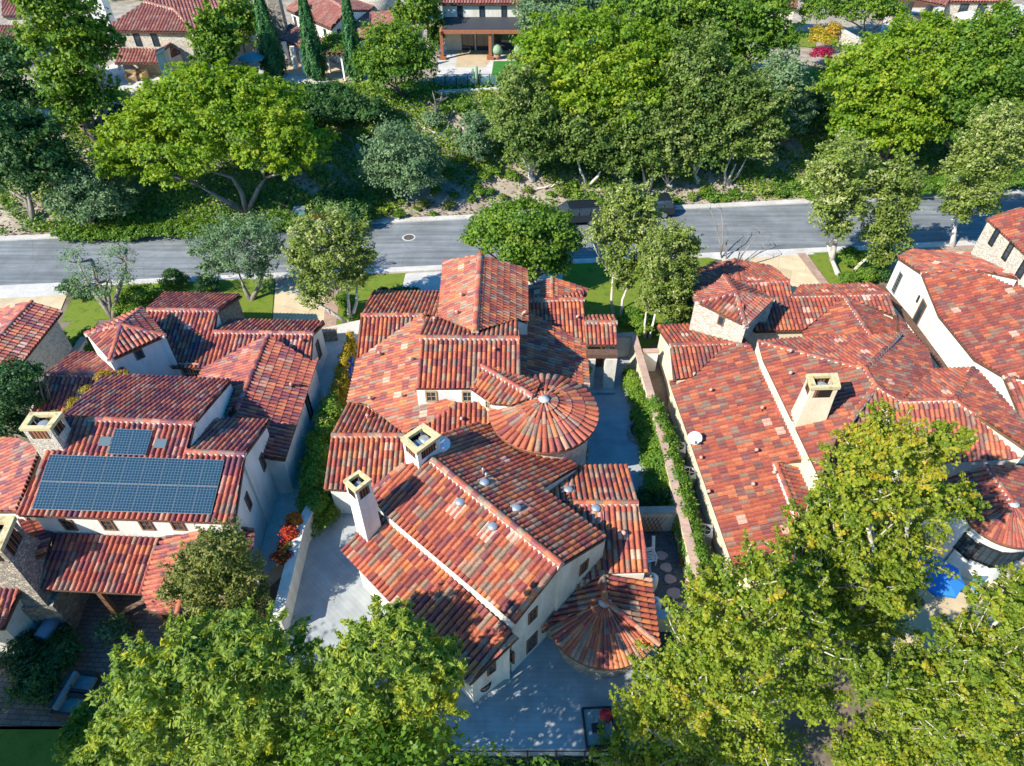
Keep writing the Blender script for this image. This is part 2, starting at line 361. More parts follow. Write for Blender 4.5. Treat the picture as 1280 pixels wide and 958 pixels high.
WALLTRI = []      # every wall / roof face, for placing windows and vents on them
class House:
    def __init__(s, name, label, cat, base, tile='tile_main', wall='stucco', group=None, zb=0.0, pale=0.012, tw=TW, tl=TL, coarse=False):
        s.root = empty(name, base, label, cat, group); s.P = {}; s.poly = {}; s.opt = {}; s.tile = M[tile]; s.wall = wall; s.zb = zb; s.pale = pale
        s.tw, s.tl, s.coarse = tw, tl, coarse; s.rid = []; s.groups = {}; s.extra = []
    def level(s, key, a, b, z, pitch, side):
        """plane through the level line a-b (pixels, height z) falling by `pitch` degrees towards pixel `side`"""
        A, B, S = at(*a, z), at(*b, z), at(*side, z); d = B-A; d[2] = 0; d /= np.linalg.norm(d); h = np.array([-d[1], d[0], 0])
        if (S-A)@h < 0: h = -h
        t = math.tan(rad(pitch)); s.P[key] = Plane(A, h*t+np.array([0, 0, 1.])); return s
    def three(s, key, pts):
        Q = [s.pt(*p) for p in pts]; s.P[key] = Plane(Q[0], np.cross(Q[1]-Q[0], Q[2]-Q[0])); return s
    def pt(s, x, y, k): return s.P[k].cast(x, y) if isinstance(k, str) else at(x, y, k)
    def z(s, k, x, y): return float(s.P[k].cast(x, y)[2])
    def face(s, key, poly, plane=None, wall=True, group=None, mat=None, over=0.2, zb=None, tiles=True):
        plane = plane or key
        s.poly[key] = [s.P[plane].cast(*p) for p in poly]; s.opt[key] = dict(plane=plane, wall=wall, group=group or key, mat=mat or s.wall, over=over, zb=s.zb if zb is None else zb, tiles=tiles); return s
    def ridge(s, k, a, b, r=0.125, k2=None, mort=True): s.rid.append((s.pt(*a, k), s.pt(*b, k2 or k), r, mort)); return s
    def finish(s):
        polys2 = {k: [(p[0], p[1]) for p in v] for k, v in s.poly.items()}
        gr = {}
        for key in s.poly: gr.setdefault(s.opt[key]['group'], []).append(key)
        for g, keys in gr.items():
            mb = MB()
            for key in keys:
                pl = s.P[s.opt[key]['plane']]; P3 = s.poly[key]
                if s.opt[key]['tiles']:
                    tile_field(mb, pl, P3, abs(hash2(len(s.root.name)+len(keys), sum(map(ord, key)), 3)*1000).astype(int), s.pale, s.tw, s.tl, coarse=s.coarse)
                n = len(P3); ar = sum(P3[i][0]*P3[(i+1)%n][1]-P3[(i+1)%n][0]*P3[i][1] for i in range(n)); Q = P3 if ar > 0 else P3[::-1]
                hi = [np.array(p)-pl.n*0.034 for p in Q]; lo = [np.array(p)-pl.n*0.16 for p in Q]
                mb.mesh(lo+hi, [tuple(range(n-1,-1,-1)), tuple(range(n,2*n))]+[(i,(i+1)%n,n+(i+1)%n,n+i) for i in range(n)], 1)
                for t in tessellate_polygon([[Vector(p) for p in hi]]): WALLTRI.append([hi[k] for k in t])
            mb.build('roof', [s.tile, M['fascia']], s.root, 'tv')
        if s.rid:
            for k, (p, q, r, mo) in enumerate(s.rid):
                mb = MB(); ridge_caps(mb, p, q, k, r, mort=mo); mb.build('ridge_cap', [s.tile, M['mortar']], s.root, 'tv')
        walls = {}
        for key in s.poly:
            o = s.opt[key]
            if not o['wall']: continue
            pl = s.P[o['plane']]; P = polys2[key]; n = len(P)
            ar = sum(P[i][0]*P[(i+1)%n][1]-P[(i+1)%n][0]*P[i][1] for i in range(n))
            if ar < 0: P = P[::-1]
            ins = []
            for i in range(n):
                a, b = np.array(P[i]), np.array(P[(i+1)%n]); d = b-a; L = np.linalg.norm(d)
                if L < 1e-6: ins.append(0.0); continue
                nn = np.array([d[1], -d[0]])/L; inner = 0
                for f in (.15, .5, .85):
                    m = a+d*f+nn*0.35
                    if any(inpoly(np.array([m[0]]), np.array([m[1]]), q)[0] for k2, q in polys2.items() if k2 != key and s.opt[k2]['wall']): inner += 1
                ins.append(0.0 if inner >= 2 else o['over'])
            Q = []
            for i in range(n):
                a0, a1, a2 = np.array(P[i-1]), np.array(P[i]), np.array(P[(i+1)%n])
                d1 = a1-a0; d2 = a2-a1; l1, l2 = np.linalg.norm(d1), np.linalg.norm(d2)
                n1 = np.array([-d1[1], d1[0]])/max(l1, 1e-6); n2 = np.array([-d2[1], d2[0]])/max(l2, 1e-6)
                o1, o2 = ins[i-1], ins[i]; det = n1[0]*n2[1]-n1[1]*n2[0]
                if abs(det) < 0.2: off = (n1*o1+n2*o2)/2
                else: off = np.array([(o1*n2[1]-o2*n1[1])/det, (n1[0]*o2-n2[0]*o1)/det])
                ln = np.linalg.norm(off)
                if ln > 0.6: off *= 0.6/ln
                Q.append(a1+off)
            mb = walls.setdefault((o['mat'], o['group']), MB())
            hi = [(q[0], q[1], pl.zat(q[0], q[1])-0.1) for q in Q]; lo = [(q[0], q[1], o['zb']) for q in Q]
            for i in range(n):
                j = (i+1) % n; f = [lo[i], lo[j], hi[j], hi[i]]; mb.face(f, 0)
                WALLTRI.append([f[0], f[1], f[2]]); WALLTRI.append([f[0], f[2], f[3]])
            mb.face(hi, 0)
        s.wallobj = {m: mb.build('wall', M[m[0]], s.root) for m, mb in walls.items()}
        return s
def cone(h, cx, cy, z_apex, z_eave, radius, ncol=46, a0=0.0, a1=2*math.pi, wall='stone_buff', zb=0.0, wr=None, capz=True, seed=3, wallm=True, center=None, arc_wall=None, nwall=40):
    """conical roof of radial barrel tiles round a plan centre, with a round wall under it"""
    c = center if center is not None else at(cx, cy, z_apex); X, Y = c[0], c[1]
    mb = MB(); dz = z_apex-z_eave; SL = math.hypot(radius, dz); rows = max(3, int(SL/0.6)); dt = (a1-a0)/ncol
    for i in range(ncol):
        t = a0+(i+.5)*dt; e = np.array([math.cos(t), math.sin(t), 0]); w = np.array([-math.sin(t), math.cos(t), 0])
        start = 0.05 if i % 4 == 0 else (0.16 if i % 2 == 0 else 0.42)
        nn = np.array([dz*math.cos(t), dz*math.sin(t), radius]); nn /= np.linalg.norm(nn)
        for j in range(rows):
            f0, f1 = j/rows, (j+1)/rows
            if f1 <= start: continue
            f0 = max(f0, start-0.02); a = float(hash2(i, j, seed))*.97
            wide = 1.0 if i % 2 == 0 and f1 < .5 else .62
            V = []
            for f, lift, sc in ((f0, 0.0, .94), (f1, 0.035, 1.0)):
                p = np.array([X, Y, z_apex])+e*radius*f-np.array([0, 0, dz*f])
                half = min(radius*f*dt*(wide+.1 if i%2 == 0 else .6), 0.125)*sc
                half = max(half, .03)
                for k in range(7):
                    th = math.pi*k/6; V.append(p+w*math.cos(th)*half+nn*(math.sin(th)*min(.11, half*.9)+lift+0.01))
            mb.mesh(V, [(k, k+1, 8+k, 7+k) for k in range(6)], 0, True, a)
            mb.face([V[7+k] for k in range(7)], 0, False, a)
    # shell beneath the tiles
    S = 48; m = int(S*(a1-a0)/(2*math.pi)); ap = (X, Y, z_apex-.01); rim = [(X+radius*math.cos(a0+(a1-a0)*k/m), Y+radius*math.sin(a0+(a1-a0)*k/m), z_eave-.01) for k in range(m+1)]
    for k in range(m):
        mb.face([ap, rim[k], rim[k+1]], 0, False, 0.25)
        b0, b1 = (rim[k][0], rim[k][1], z_eave-.14), (rim[k+1][0], rim[k+1][1], z_eave-.14)
        mb.face([rim[k], b0, b1, rim[k+1]], 1); mb.face([b0, (X, Y, z_eave-.05), b1], 1)
        WALLTRI.append([ap, rim[k], rim[k+1]])
    mb.build('conical_roof', [h.tile, M['fascia']], h.root, 'tv')
    if capz:
        q = MB(); q.lathe((X, Y, z_apex), [(.26, -.02), (.26, .035), (.02, .04)], 14); q.build('roof_finial', M['finial'], h.root)
    if wallm:
        wr = wr or radius-.25; q = MB(); b0, b1 = arc_wall or (a0, a1); nw = nwall
        P = [(X+wr*math.cos(b0+(b1-b0)*k/nw), Y+wr*math.sin(b0+(b1-b0)*k/nw)) for k in range(nw+1)]
        for k in range(nw):
            f = [(*P[k], zb), (*P[k+1], zb), (*P[k+1], z_eave-.06), (*P[k], z_eave-.06)]; q.face(f, 0, nw > 20); WALLTRI.append(f[:3]); WALLTRI.append([f[0], f[2], f[3]])
        q.build('round_wall', M[wall], h.root)
    return X, Y
BVH = None
def make_bvh():
    global BVH
    V = []; Fc = []
    for t in WALLTRI:
        b = len(V); V += [Vector(p) for p in t]; Fc.append((b, b+1, b+2))
    BVH = BVHTree.FromPolygons(V, Fc)
def hit(x, y):
    d = Vector(ray(x, y)).normalized(); l, n, i, dist = BVH.ray_cast(Vector(C0), d)
    if l is None: return None, None
    if n.dot(d) > 0: n = -n
    return np.array(l), np.array(n)
def window(h, x, y, w, ht, frame='frame_wood', bars=(1, 1), depth=.07, name='window', pane='glass', lint=None):
    p, n = hit(x, y)
    if p is None or abs(n[2]) > .5: print('window miss', x, y, n); return
    n = np.array([n[0], n[1], 0]); n /= np.linalg.norm(n); t = np.array([-n[1], n[0], 0]); k = np.array([0, 0, 1.]); ax = (t, n, k)
    mb = MB(); fw = min(.075, w*.16)
    for sx in (-1, 1): mb.box(p+t*sx*(w/2-fw/2)+n*.01, (fw, depth, ht), ax=ax)
    for sz in (-1, 1): mb.box(p+k*sz*(ht/2-fw/2)+n*.01, (w-2*fw-.004, depth, fw), ax=ax)
    for i in range(bars[0]): mb.box(p+t*((i+1)/(bars[0]+1)-.5)*(w-2*fw)+n*.006, (.03, .04, ht-2*fw-.004), ax=ax)
    for i in range(bars[1]): mb.box(p+k*((i+1)/(bars[1]+1)-.5)*(ht-2*fw)+n*.004, (w-2*fw-.004, .034, .028), ax=ax)
    o = mb.build(name, M[frame], h.root)
    g = MB(); g.box(p+n*.003, (w-2*fw+.01, .014, ht-2*fw+.01), ax=ax); g.build('pane', M[pane], o)
    if lint: 
        q = MB(); q.box(p-k*(ht/2+.05)+n*.05, (w+.16, .12, .09), ax=ax); q.build('sill', M[lint], o)
    return o
def chimney(h, cap, zt, zb, flare=1.0, mat='stucco', capmat='ochre', flues=1, neck=.55, flue_r=.24, lat=True, capt=.16):
    """cap = four pixels of the cap's top outline at height zt; the body goes down to zb, `flare` wider at the foot"""
    T = [at(*p, zt) for p in cap]; c = sum(T)/4
    ar = sum(T[i][0]*T[(i+1)%4][1]-T[(i+1)%4][0]*T[i][1] for i in range(4))
    if ar < 0: T = T[::-1]
    def q(s, z): return [np.array([c[0]+(p[0]-c[0])*s, c[1]+(p[1]-c[1])*s, z]) for p in T]
    z1 = zt-capt; z2 = z1-neck
    b = MB(); b.hexa(q(.90*flare, zb)+q(.90, z2), 0)
    # posts at the corners of the open neck
    for i in range(4):
        p = q(.9, z1)[i]; cc = np.array([c[0], c[1], z1]); dd = (cc-p); dd /= np.linalg.norm(dd); qn, qp = q(.9, z1)[(i+1)%4]-p, q(.9, z1)[i-1]-p
        e1, e2 = qn*.16, qp*.16; lo = np.array([0, 0, z2-z1])
        b.hexa([p+lo, p+e1+lo, p+e1+e2+lo, p+e2+lo, p, p+e1, p+e1+e2, p+e2], 0)
    body = b.build('chimney', M[mat], h.root)
    r = MB(); o1, i1 = q(1, zt), q(.62, zt); o0, i0 = q(1, z1), q(.62, z1)
    for i in range(4):
        j = (i+1)%4
        r.face([o1[i], o1[j], i1[j], i1[i]]); r.face([o0[i], o0[j], o1[j], o1[i]]); r.face([i1[i], i1[j], i0[j], i0[i]]); r.face([o0[j], o0[i], i0[i], i0[j]])
    r.build('chimney_cap', M[capmat], body)
    if lat:
        l = MB(); a = q(.86, z1); bb = q(.86, z2+.01)
        for i in range(4):
            j = (i+1)%4; f = .17
            A0, A1 = bb[i]+(bb[j]-bb[i])*f, bb[j]+(bb[i]-bb[j])*f; B0, B1 = a[i]+(a[j]-a[i])*f, a[j]+(a[i]-a[j])*f
            nin = np.cross(A1-A0, [0, 0, 1.]); nin = -nin/np.linalg.norm(nin)*.03
            l.hexa([A0, A1, A1+nin, A0+nin, B0, B1, B1+nin, B0+nin], 0)
        l.build('lattice_vent', M['lattice'], body)
    for k in range(flues):
        f = MB(); d = (T[2]-T[1]); u = d/np.linalg.norm(d); L = np.linalg.norm(d)
        if np.linalg.norm(T[1]-T[0]) > L: u = (T[1]-T[0]); L = np.linalg.norm(u); u = u/L
        off = 0 if flues == 1 else (k-(flues-1)/2)*L*.30
        f.lathe((c[0]+u[0]*off, c[1]+u[1]*off, z2), [(flue_r*.7, 0), (flue_r*.7, neck*.6), (flue_r, neck*.62), (flue_r, neck*.8), (flue_r*.6, neck*.92), (.02, neck*.95)], 14); f.build('flue', M['galv'], body)
    return c
def roof_vent(h, x, y, kind='turbine'):
    p, n = hit(x, y)
    if p is None: return
    if kind == 'turbine':
        m = MB(); m.lathe(p, [(.13, -.1), (.13, .14), (.19, .16), (.205, .21), (.16, .27), (.05, .30)], 16); o = m.build('roof_vent', M['galv'], h.root)
        f = MB(); n = n/np.linalg.norm(n); hz = np.array([n[0], n[1], 0]); hz /= max(1e-6, np.linalg.norm(hz)); v = hz-n*(hz@n); v /= np.linalg.norm(v); u = np.cross(v, n)
        f.box(p+n*.125+v*.22, (.62, .72, .03), ax=(u, v, n)); f.build('flashing', M['flash'], o)
    elif kind == 'tile':
        m = MB(); m.tube([p+n*.05, p+n*.28, p+n*.42+np.array([0, -.14, .02])], [.09, .085, .08], 8, a=.98); m.build('roof_vent', M['flash'], h.root)
    elif kind == 'pipe':
        m = MB(); m.tube([p, p+np.array([0, 0, .45])], [.05, .05], 8); m.build('vent_pipe', M['galv'], h.root)
def sat_dish(h, x, y, facing=(0.2, -.7, .68), r=.36):
    p, n = hit(x, y); f = np.array(facing, float); f /= np.linalg.norm(f)
    c = p+np.array([0, 0, .55]); u = np.cross(f, [0, 0, 1.]); u /= np.linalg.norm(u); w = np.cross(u, f)
    m = MB(); S = 20; V = []; R = [(0, 0), (.5, .03), (.85, .085), (1, .12)]
    for s_, o in ((0, 0), (1, -.02)):
        for rr, d in R:
            for k in range(S): V.append(c+(u*math.cos(2*math.pi*k/S)+w*math.sin(2*math.pi*k/S)*.92)*rr*r+f*(d*r+o))
    B = len(R)*S; Fc = []
    for i in range(len(R)-1):
        for k in range(S):
            k2 = (k+1)%S; Fc.append((i*S+k, i*S+k2, (i+1)*S+k2, (i+1)*S+k)); Fc.append((B+i*S+k, B+(i+1)*S+k, B+(i+1)*S+k2, B+i*S+k2))
    i = len(R)-1
    for k in range(S): Fc.append((i*S+k, i*S+(k+1)%S, B+i*S+(k+1)%S, B+i*S+k))
    m.mesh(V, Fc, 0, True); o = m.build('satellite_dish', M['dish'], h.root)
    q = MB(); q.tube([p, p+np.array([0, 0, .45]), c-f*.05], [.03, .03, .03], 8); q.tube([c-w*r*.8, c-w*r*.5+f*.4], [.018, .018], 6); q.box(c-w*r*.45+f*.42, (.1, .1, .1), 0.3); q.build('dish_mount', M['metal'], o)
M['flash'] = noisy('flash', (.50,.27,.21), (.60,.35,.28), 5, 4)
def hip4(h, key, apex, corners, ze, over=0.3, mat=None, ridge_r=.12, zb=None):
    C = [at(*c, ze) for c in corners]; m = sum(C)/4; best = None
    for k in range(400):
        za = ze+.2+k*.01; p = at(*apex, za); e = abs(p[1]-m[1])
        if best is None or e < best[0]: best = (e, za)
    za = min(max(best[1], ze+.55), ze+1.6)
    for i in range(4):
        j = (i+1) % 4; k = key+str(i); h.three(k, [(*apex, za), (*corners[i], ze), (*corners[j], ze)])
        h.face(k, [apex, corners[i], corners[j]], group=key, over=over, mat=mat, zb=zb); h.ridge(k, apex, corners[i], ridge_r)
    return za
# ================================================================== the house in the middle
h = CH = House('stucco_house', 'cream stucco house in the middle with a round conical tower and two chimneys', 'house', (-1, 22, 0), 'tile_main', 'stucco', 'tile roofed houses', pale=.02)
zA = 6.6
h.level('AL', (600.5,320), (593.8,416), zA, 29, (550,360)); h.level('AR', (600.5,320), (593.8,416), zA, 29, (658,370))
h.face('AL', [(600.5,320),(555,327.5),(548,397),(593.8,416)], group='A'); h.face('AR', [(600.5,320),(658.6,337.6),(659.3,404),(647,400),(593.8,416)], group='A')
h.ridge('AL', (600.5,319.5), (593.8,415), .15)
h.level('BF', (526,422.6), (649,423.6), 6.6, 21, (590,480)); h.level('BB', (526,422.6), (649,423.6), 6.6, 21.5, (590,400))
h.face('BF', [(525,422.6),(649,423.6),(651.5,472),(650,487),(588,487),(520.5,487)], group='B', mat='stucco_white'); h.face('BB', [(525,422.6),(649,423.6),(647,399),(594,416),(548,397),(531,400)], group='B')
h.ridge('BF', (525,422.6), (649,423.6))
h.level('CF', (451.7,394.7), (527,394.5), 3.9, 20, (450,440)); h.level('CB', (451.7,394.7), (527,394.5), 3.9, 20, (500,370))
h.face('CF', [(451.7,394.7),(527,394.5),(446,452)], group='C'); h.face('CB', [(451.7,394.7),(527,394.5),(546,398),(549.5,365.5),(466,365)], group='C')
h.ridge('CF', (451.7,394.7), (527,394.5))
h.level('D', (446,451.5), (434,505.5), 2.9, -20, (500,470))
h.face('D', [(446,451.5),(527,394.5),(532,401),(526,423),(524,487),(568,504.6),(536,530),(505,543),(458,506),(434,505.5)])
h.ridge('D', (527.5,395), (531,402), .12)
zg = h.z('D', 568, 504.6); h.level('G', (568,504.6), (640,504.6), zg, 19, (580,540))
h.face('G', [(568,504.6),(640,501),(640,532),(612,530),(553,562),(530,560),(536,530)]); h.ridge('D', (568,504.6), (536,530))
zf = h.z('D', 505, 544); h.level('FB', (415,545), (505,545), zf, 20, (450,515)); h.level('FF', (415,545), (505,545), zf, 20, (430,600))
h.face('FB', [(415,545),(506,545),(458,505.5),(433.6,505.5)], group='F'); h.face('FF', [(415,545),(506,545),(525,565),(510,588),(466,616),(405,612.5)], group='F', mat='stucco_white')
h.ridge('FF', (415,545), (506,545))
zH = 6.2
h.level('HL', (539,574), (701,707), zH, 21, (500,640)); h.level('HR', (539,574), (701,707), zH, 22, (740,640))
h.face('HL', [(539,574),(701,707),(643,780),(477,640),(466,614),(504,583)], group='H', over=.12); h.face('HR', [(539,574),(701,707),(757,673),(677,611),(722,584.5),(700,570),(640,530),(612,523),(551,545)], group='H', over=.15)
h.ridge('HL', (541,576), (701,707), .15); h.ridge('HL', (466,614), (505,582), .12)
zj = h.z('HL', 560, 711)-.52
h.level('J', (479.6,641), (639,793), zj, 21, (500,760)); h.face('J', [(474,640),(641,791),(648,797),(587,857),(427,690)], over=.35)
h.level('IF', (712.6,629.5), (797,629.5), 4.5, 19, (770,700)); h.level('IB', (712.6,629.5), (797,629.5), 4.5, 19, (760,590))
h.face('IF', [(705,629.5),(797,629.5),(812,716),(752,717.5),(722,738),(705,690)], group='I'); h.face('IB', [(700,629.5),(797,629.5),(784,583),(723,584),(685,612)], group='I')
h.ridge('IF', (712,629.5), (797,629.5))
zK = h.z('IF', 752, 717); cK = at(756, 752, zK)
h.level('KR', (752,716), (756,752), zK, 19, (815,760)); h.face('KR', [(752,716),(812,716),(823.5,806),(756,752)], group='K')
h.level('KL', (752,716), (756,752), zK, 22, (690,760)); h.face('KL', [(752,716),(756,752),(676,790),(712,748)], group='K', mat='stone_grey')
h.ridge('KR', (752,716), (756,752), .14, mort=False)
kR = np.array(h.P['KR'].cast(823.5, 806)); kL = np.array(h.P['KL'].cast(676, 790)); rK = 2.25
aR = math.atan2(kR[1]-cK[1], kR[0]-cK[0]); aL = math.atan2(kL[1]-cK[1], kL[0]-cK[0])
h.ridge('KR', (756,752), (823.5,806), .11, mort=False)
if aL > aR: aL -= 2*math.pi
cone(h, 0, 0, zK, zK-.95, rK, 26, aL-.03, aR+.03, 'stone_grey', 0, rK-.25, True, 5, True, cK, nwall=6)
# round tower with its connecting roof
zT = 6.0; TX, TY = cone(h, 680, 499, zT, 5.13, 2.54, 46, 0, 2*math.pi, 'stone_buff', 0, 2.2)
h.three('LKs', [(602,458,'BF'), (668,497,zT-.02), (588,487,'BF')]); h.face('LKs', [(602,458),(668,497),(640,508),(615,506),(588,487)], group='LK', wall=True, mat='stucco_white', over=.12)
h.three('LKn', [(602,458,'BF'), (668,497,zT-.02), (652,472,'BF')]); h.face('LKn', [(602,458),(668,497),(675,480),(652,471)], group='LK', wall=False)
h.ridge('LKs', (602,458), (666,496), .13)
h.level('LF', (661,376), (730,375), 4.1, 20, (700,410)); h.level('LB', (661,376), (730,375), 4.1, 20, (700,366))
h.face('LF', [(655,376),(730,375),(733,431),(655,388)], group='L'); h.face('LB', [(655,376),(730,375),(729,364),(694,366),(655,370)], group='L')
h.ridge('LF', (660,376), (730,375))
h.level('MM', (732.8,431), (736.5,476), 3.0, -19, (690,450)); h.face('MM', [(732.8,431),(737.5,500),(650,505),(645,440),(645,404),(655,388)])
zn = 4.1; h.level('NR', (690,349), (690,371), zn, 19, (730,362)); h.level('NL', (690,349), (690,371), zn, 19, (660,362))
h.face('NR', [(690,349),(734,361),(734,369),(692,373)], group='N'); h.face('NL', [(690,349),(661,358),(660,374),(692,373)], group='N'); h.ridge('NR', (690,349), (690,370), .12)
h.level('OF', (731,403.5), (771,403.5), 3.9, 20, (750,430)); h.level('OB', (731,403.5), (771,403.5), 3.9, 20, (750,396))
h.face('OF', [(730,403.5),(771,403.5),(770,432.5),(733,432.5)], group='O', wall=False); h.face('OB', [(730,403.5),(771,403.5),(768,395.6),(733,396)], group='O', wall=False)
h.ridge('OF', (733,403.5), (771,403.5))
h.finish()
# ================================================================== the house with the solar panels (left)
h = LH = House('stucco_house', 'white stucco house on the left with a bank of solar panels across its roof', 'house', (-17, 22, 0), 'tile_red', 'stucco_white', 'tile roofed houses', pale=.006)
h.level('QF', (21.5,645), (293,655.5), 5.0, -20, (150,540)); zq = (h.z('QF', 80, 521.5)+h.z('QF', 243, 530))/2
h.level('QB', (80,521.5), (243,530), zq, 20, (200,480)); zr = h.z('QF', 270, 567)
h.level('RB', (233.6,565), (306,568.7), zr, 20, (300,530))
h.face('QF', [(80,521.5),(243,530),(234,565),(306,568.7),(293,655.5),(21.5,645)], group='Q', over=.3); h.face('QB', [(80,521.5),(243,530),(289.6,476),(131,469)], group='Q')
h.face('RB', [(233.6,565),(306,568.7),(336,527),(269,525)], group='R')
h.ridge('QF', (112,524.5), (243,530)); h.ridge('QF', (234,565.5), (306,568.7))
h.level('SR', (335,420), (300,504), 4.55, 20, (390,500)); h.level('SL', (335,420), (300,504), 4.55, 20, (270,450))
h.face('SR', [(335,420),(389,453),(398,449),(357,575),(340,573),(280,560),(300,504)], group='S'); h.face('SL', [(335,420),(255,461.5),(246,478),(285,520),(300,504)], group='S'); h.ridge('SR', (335,420), (296,514), .12, mort=False)
h.level('VU', (200,459), (255,461), 3.2, -20, (230,400)); zv = h.z('VU', 235, 389); zu = h.z('VU', 330, 416.5)
h.level('VB', (183,388), (271.5,389), zv, 20, (250,372)); h.level('UB', (267,415.8), (391,417.5), zu, 20, (350,402))
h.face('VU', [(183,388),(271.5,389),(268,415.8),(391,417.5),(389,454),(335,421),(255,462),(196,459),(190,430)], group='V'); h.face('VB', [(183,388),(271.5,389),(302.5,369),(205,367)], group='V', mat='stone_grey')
h.face('UB', [(266,415.8),(391,417.5),(406,403),(310,401),(285,401)], group='U')
h.ridge('VU', (185,388), (271.5,389)); h.ridge('VU', (268,415.8), (391,417.5))
h.level('PF', (56,469), (150,469.5), 4.7, 20, (60,505)); h.level('PB', (56,469), (150,469.5), 4.7, 20, (110,445))
h.face('PF', [(56,469),(133,469.5),(85,518),(41,516)], group='P'); h.face('PB', [(56,469),(133,469.5),(163,467),(128,442.5),(93,441.6)], group='P'); h.ridge('PF', (56,469), (131,469.5))
h.level('W', (50,562), (22,640), 4.7, 20, (0,600)); h.face('W', [(52,560),(22,640),(-40,640),(-40,548),(20,548)])
zt = hip4(h, 'TL', (152.5,407.5), [(107.7,417.5),(177.4,385.6),(206.2,420),(137.3,451)], 5.4)
h.level('X', (51.7,737.7), (177.4,743.7), 2.75, -17, (120,680)); h.face('X', [(51.7,737.7),(69,667),(200,673),(180,744)], wall=False)
h.level('YL', (256,659), (222,768), 3.95, 18, (190,740)); h.face('YL', [(256,659),(200,673),(179,742),(187,765),(222,768)], wall=False, group='Y')
h.level('YR', (256,659), (222,768), 3.95, 18, (300,720)); h.face('YR', [(256,659),(318,660),(317,684),(268,750),(222,768)], wall=False, group='Y'); h.ridge('YL', (256,659), (222,768), .12, mort=False)
h.finish()
# ================================================================== right-hand house
h = RH = House('stucco_house', 'large house on the right with a square stone turret and one tall cream chimney', 'house', (13, 22, 0), 'tile_dark', 'stucco_cream', 'tile roofed houses', pale=.02)
h.level('WW', (953,450), (1020,590), 4.6, -18, (1060,510)); zR = (h.z('WW', 1081, 462)+h.z('WW', 1094, 483))/2
h.three('EN', [(947,428,'WW'), (1081,462,'WW'), (1123.5,418.5, zR-1.0)])
h.level('FE', (1081,462), (1094,483), zR, 18, (1150,440)); zs = zR-.45
h.three('SS', [(1094,483,zR), (1125,502,zs), (1191,500,zs)])
h.face('WW', [(947,428),(1081,462),(1094,483),(1047,547),(1026,600),(1021,592),(953,450)]); h.face('EN', [(947,428),(1081,462),(1123.5,418.5),(1088,420),(1006,423)], over=.1)
h.face('FE', [(1081,462),(1123.5,418.5),(1122,397),(1160,441),(1165,463),(1125,502),(1094,483)])
h.face('SS', [(1094,483),(1125,502),(1191,500),(1285,562),(1290,572.5),(1180,579.5),(1080,583),(1026,603),(1047,547)], mat='stucco_white')
h.three('GN', [(1125,502,zs), (1193,499,zs), (1216,461, zs-.9)]); h.face('GN', [(1125,502),(1193,499),(1216,461),(1165,463)])
h.three('GE', [(1193,499,zs), (1216,461, zs-.9), (1282,558, zs-1.0)]); h.face('GE', [(1193,499),(1216,461),(1221,464),(1300,552),(1290,566)])
for a, b, k in [((948,428),(1081,462),'WW'), ((1081,462),(1094,483),'WW'), ((1094,483),(1125,502),'SS'), ((1125,502),(1191,500),'SS'), ((1191,500),(1285,562),'SS'), ((1094,483),(1047,547),'WW'), ((1081,462),(1123.5,418.5),'EN'), ((1193,499),(1216,461),'GN')]:
    h.ridge(k, a, b, .12, mort=k != 'GN')
zhh = 4.0
h.level('HH', (943,440), (1020,592), zhh, 17, (880,560)); h.face('HH', [(911,430),(938,433),(947,449),(1021,592),(1004,577),(970,580),(1009,678),(990,735),(916,706.5),(836.4,478),(864,472)])
h.level('KK', (970,581), (1009,678), h.z('HH', 985, 620)+.12, 17, (1040,630)); h.face('KK', [(970,581),(1004,576),(1024,592),(1048,650),(1012,690)]); h.ridge('KK', (970,581), (1009,678), .12)
zii = h.z('HH', 911, 430); h.level('If', (838,432), (911,429.5), zii, 18, (845,470)); h.level('Ib', (838,432), (911,429.5), zii, 18, (850,410))
h.face('If', [(838,432),(911,429.5),(864,473),(842,476)], group='I'); h.face('Ib', [(838,432),(911,429.5),(938,433),(930,424),(872,406.5),(821.5,408)], group='I'); h.ridge('If', (838,432), (911,429.5)); h.ridge('HH', (911,430), (938,433.5), .11)
h.level('BC', (950,415), (1003,414), 3.2, -18, (980,380)); zcc = h.z('BC', 1050, 369.5); zaa = h.z('BC', 955, 353)
h.face('BC', [(925,355),(986,351.4),(989,371),(1110,368),(1122,398),(1056,372),(1003,414),(945,415),(930,400)], group='BC')
h.level('CB', (989,371), (1110,368), zcc, 18, (1050,357)); h.face('CB', [(989,371),(1110,368),(1089,355.6),(1000,358)], group='BC'); h.ridge('BC', (989,371), (1110,368))
h.level('DW', (1055,371), (1088,420), zcc, 17, (1010,410)); h.face('DW', [(1055,371),(1088,420),(1006,424),(1002,414)], group='D')
h.level('DE', (1055,371), (1088,420), zcc, 17, (1110,400)); h.face('DE', [(1055,371),(1088,420),(1123,418.5),(1123,397)], group='D'); h.ridge('DW', (1055,371), (1088,420), .12)
h.level('AB', (925,355), (986,351.4), zaa, 18, (950,335)); h.face('AB', [(925,355),(986,351.4),(965,334),(918,325.5)], group='A')
h.three('AL', [(918,325.5,'AB'), (925,355,zaa), (869,338, h.z('AB', 918, 325.5)-.35)]); h.face('AL', [(918,325.5),(925,355),(930,385),(866,374),(868,338)], group='A', mat='stone_buff')
h.ridge('BC', (925,355), (986,351.4), .11); h.ridge('AB', (918,325.5), (925,355), .12, mort=False)
hip4(h, 'TR', (919.7,366), [(869,377.5),(905,345.3),(967,374.6),(932.6,409)], 5.1, .35, 'stone_buff')
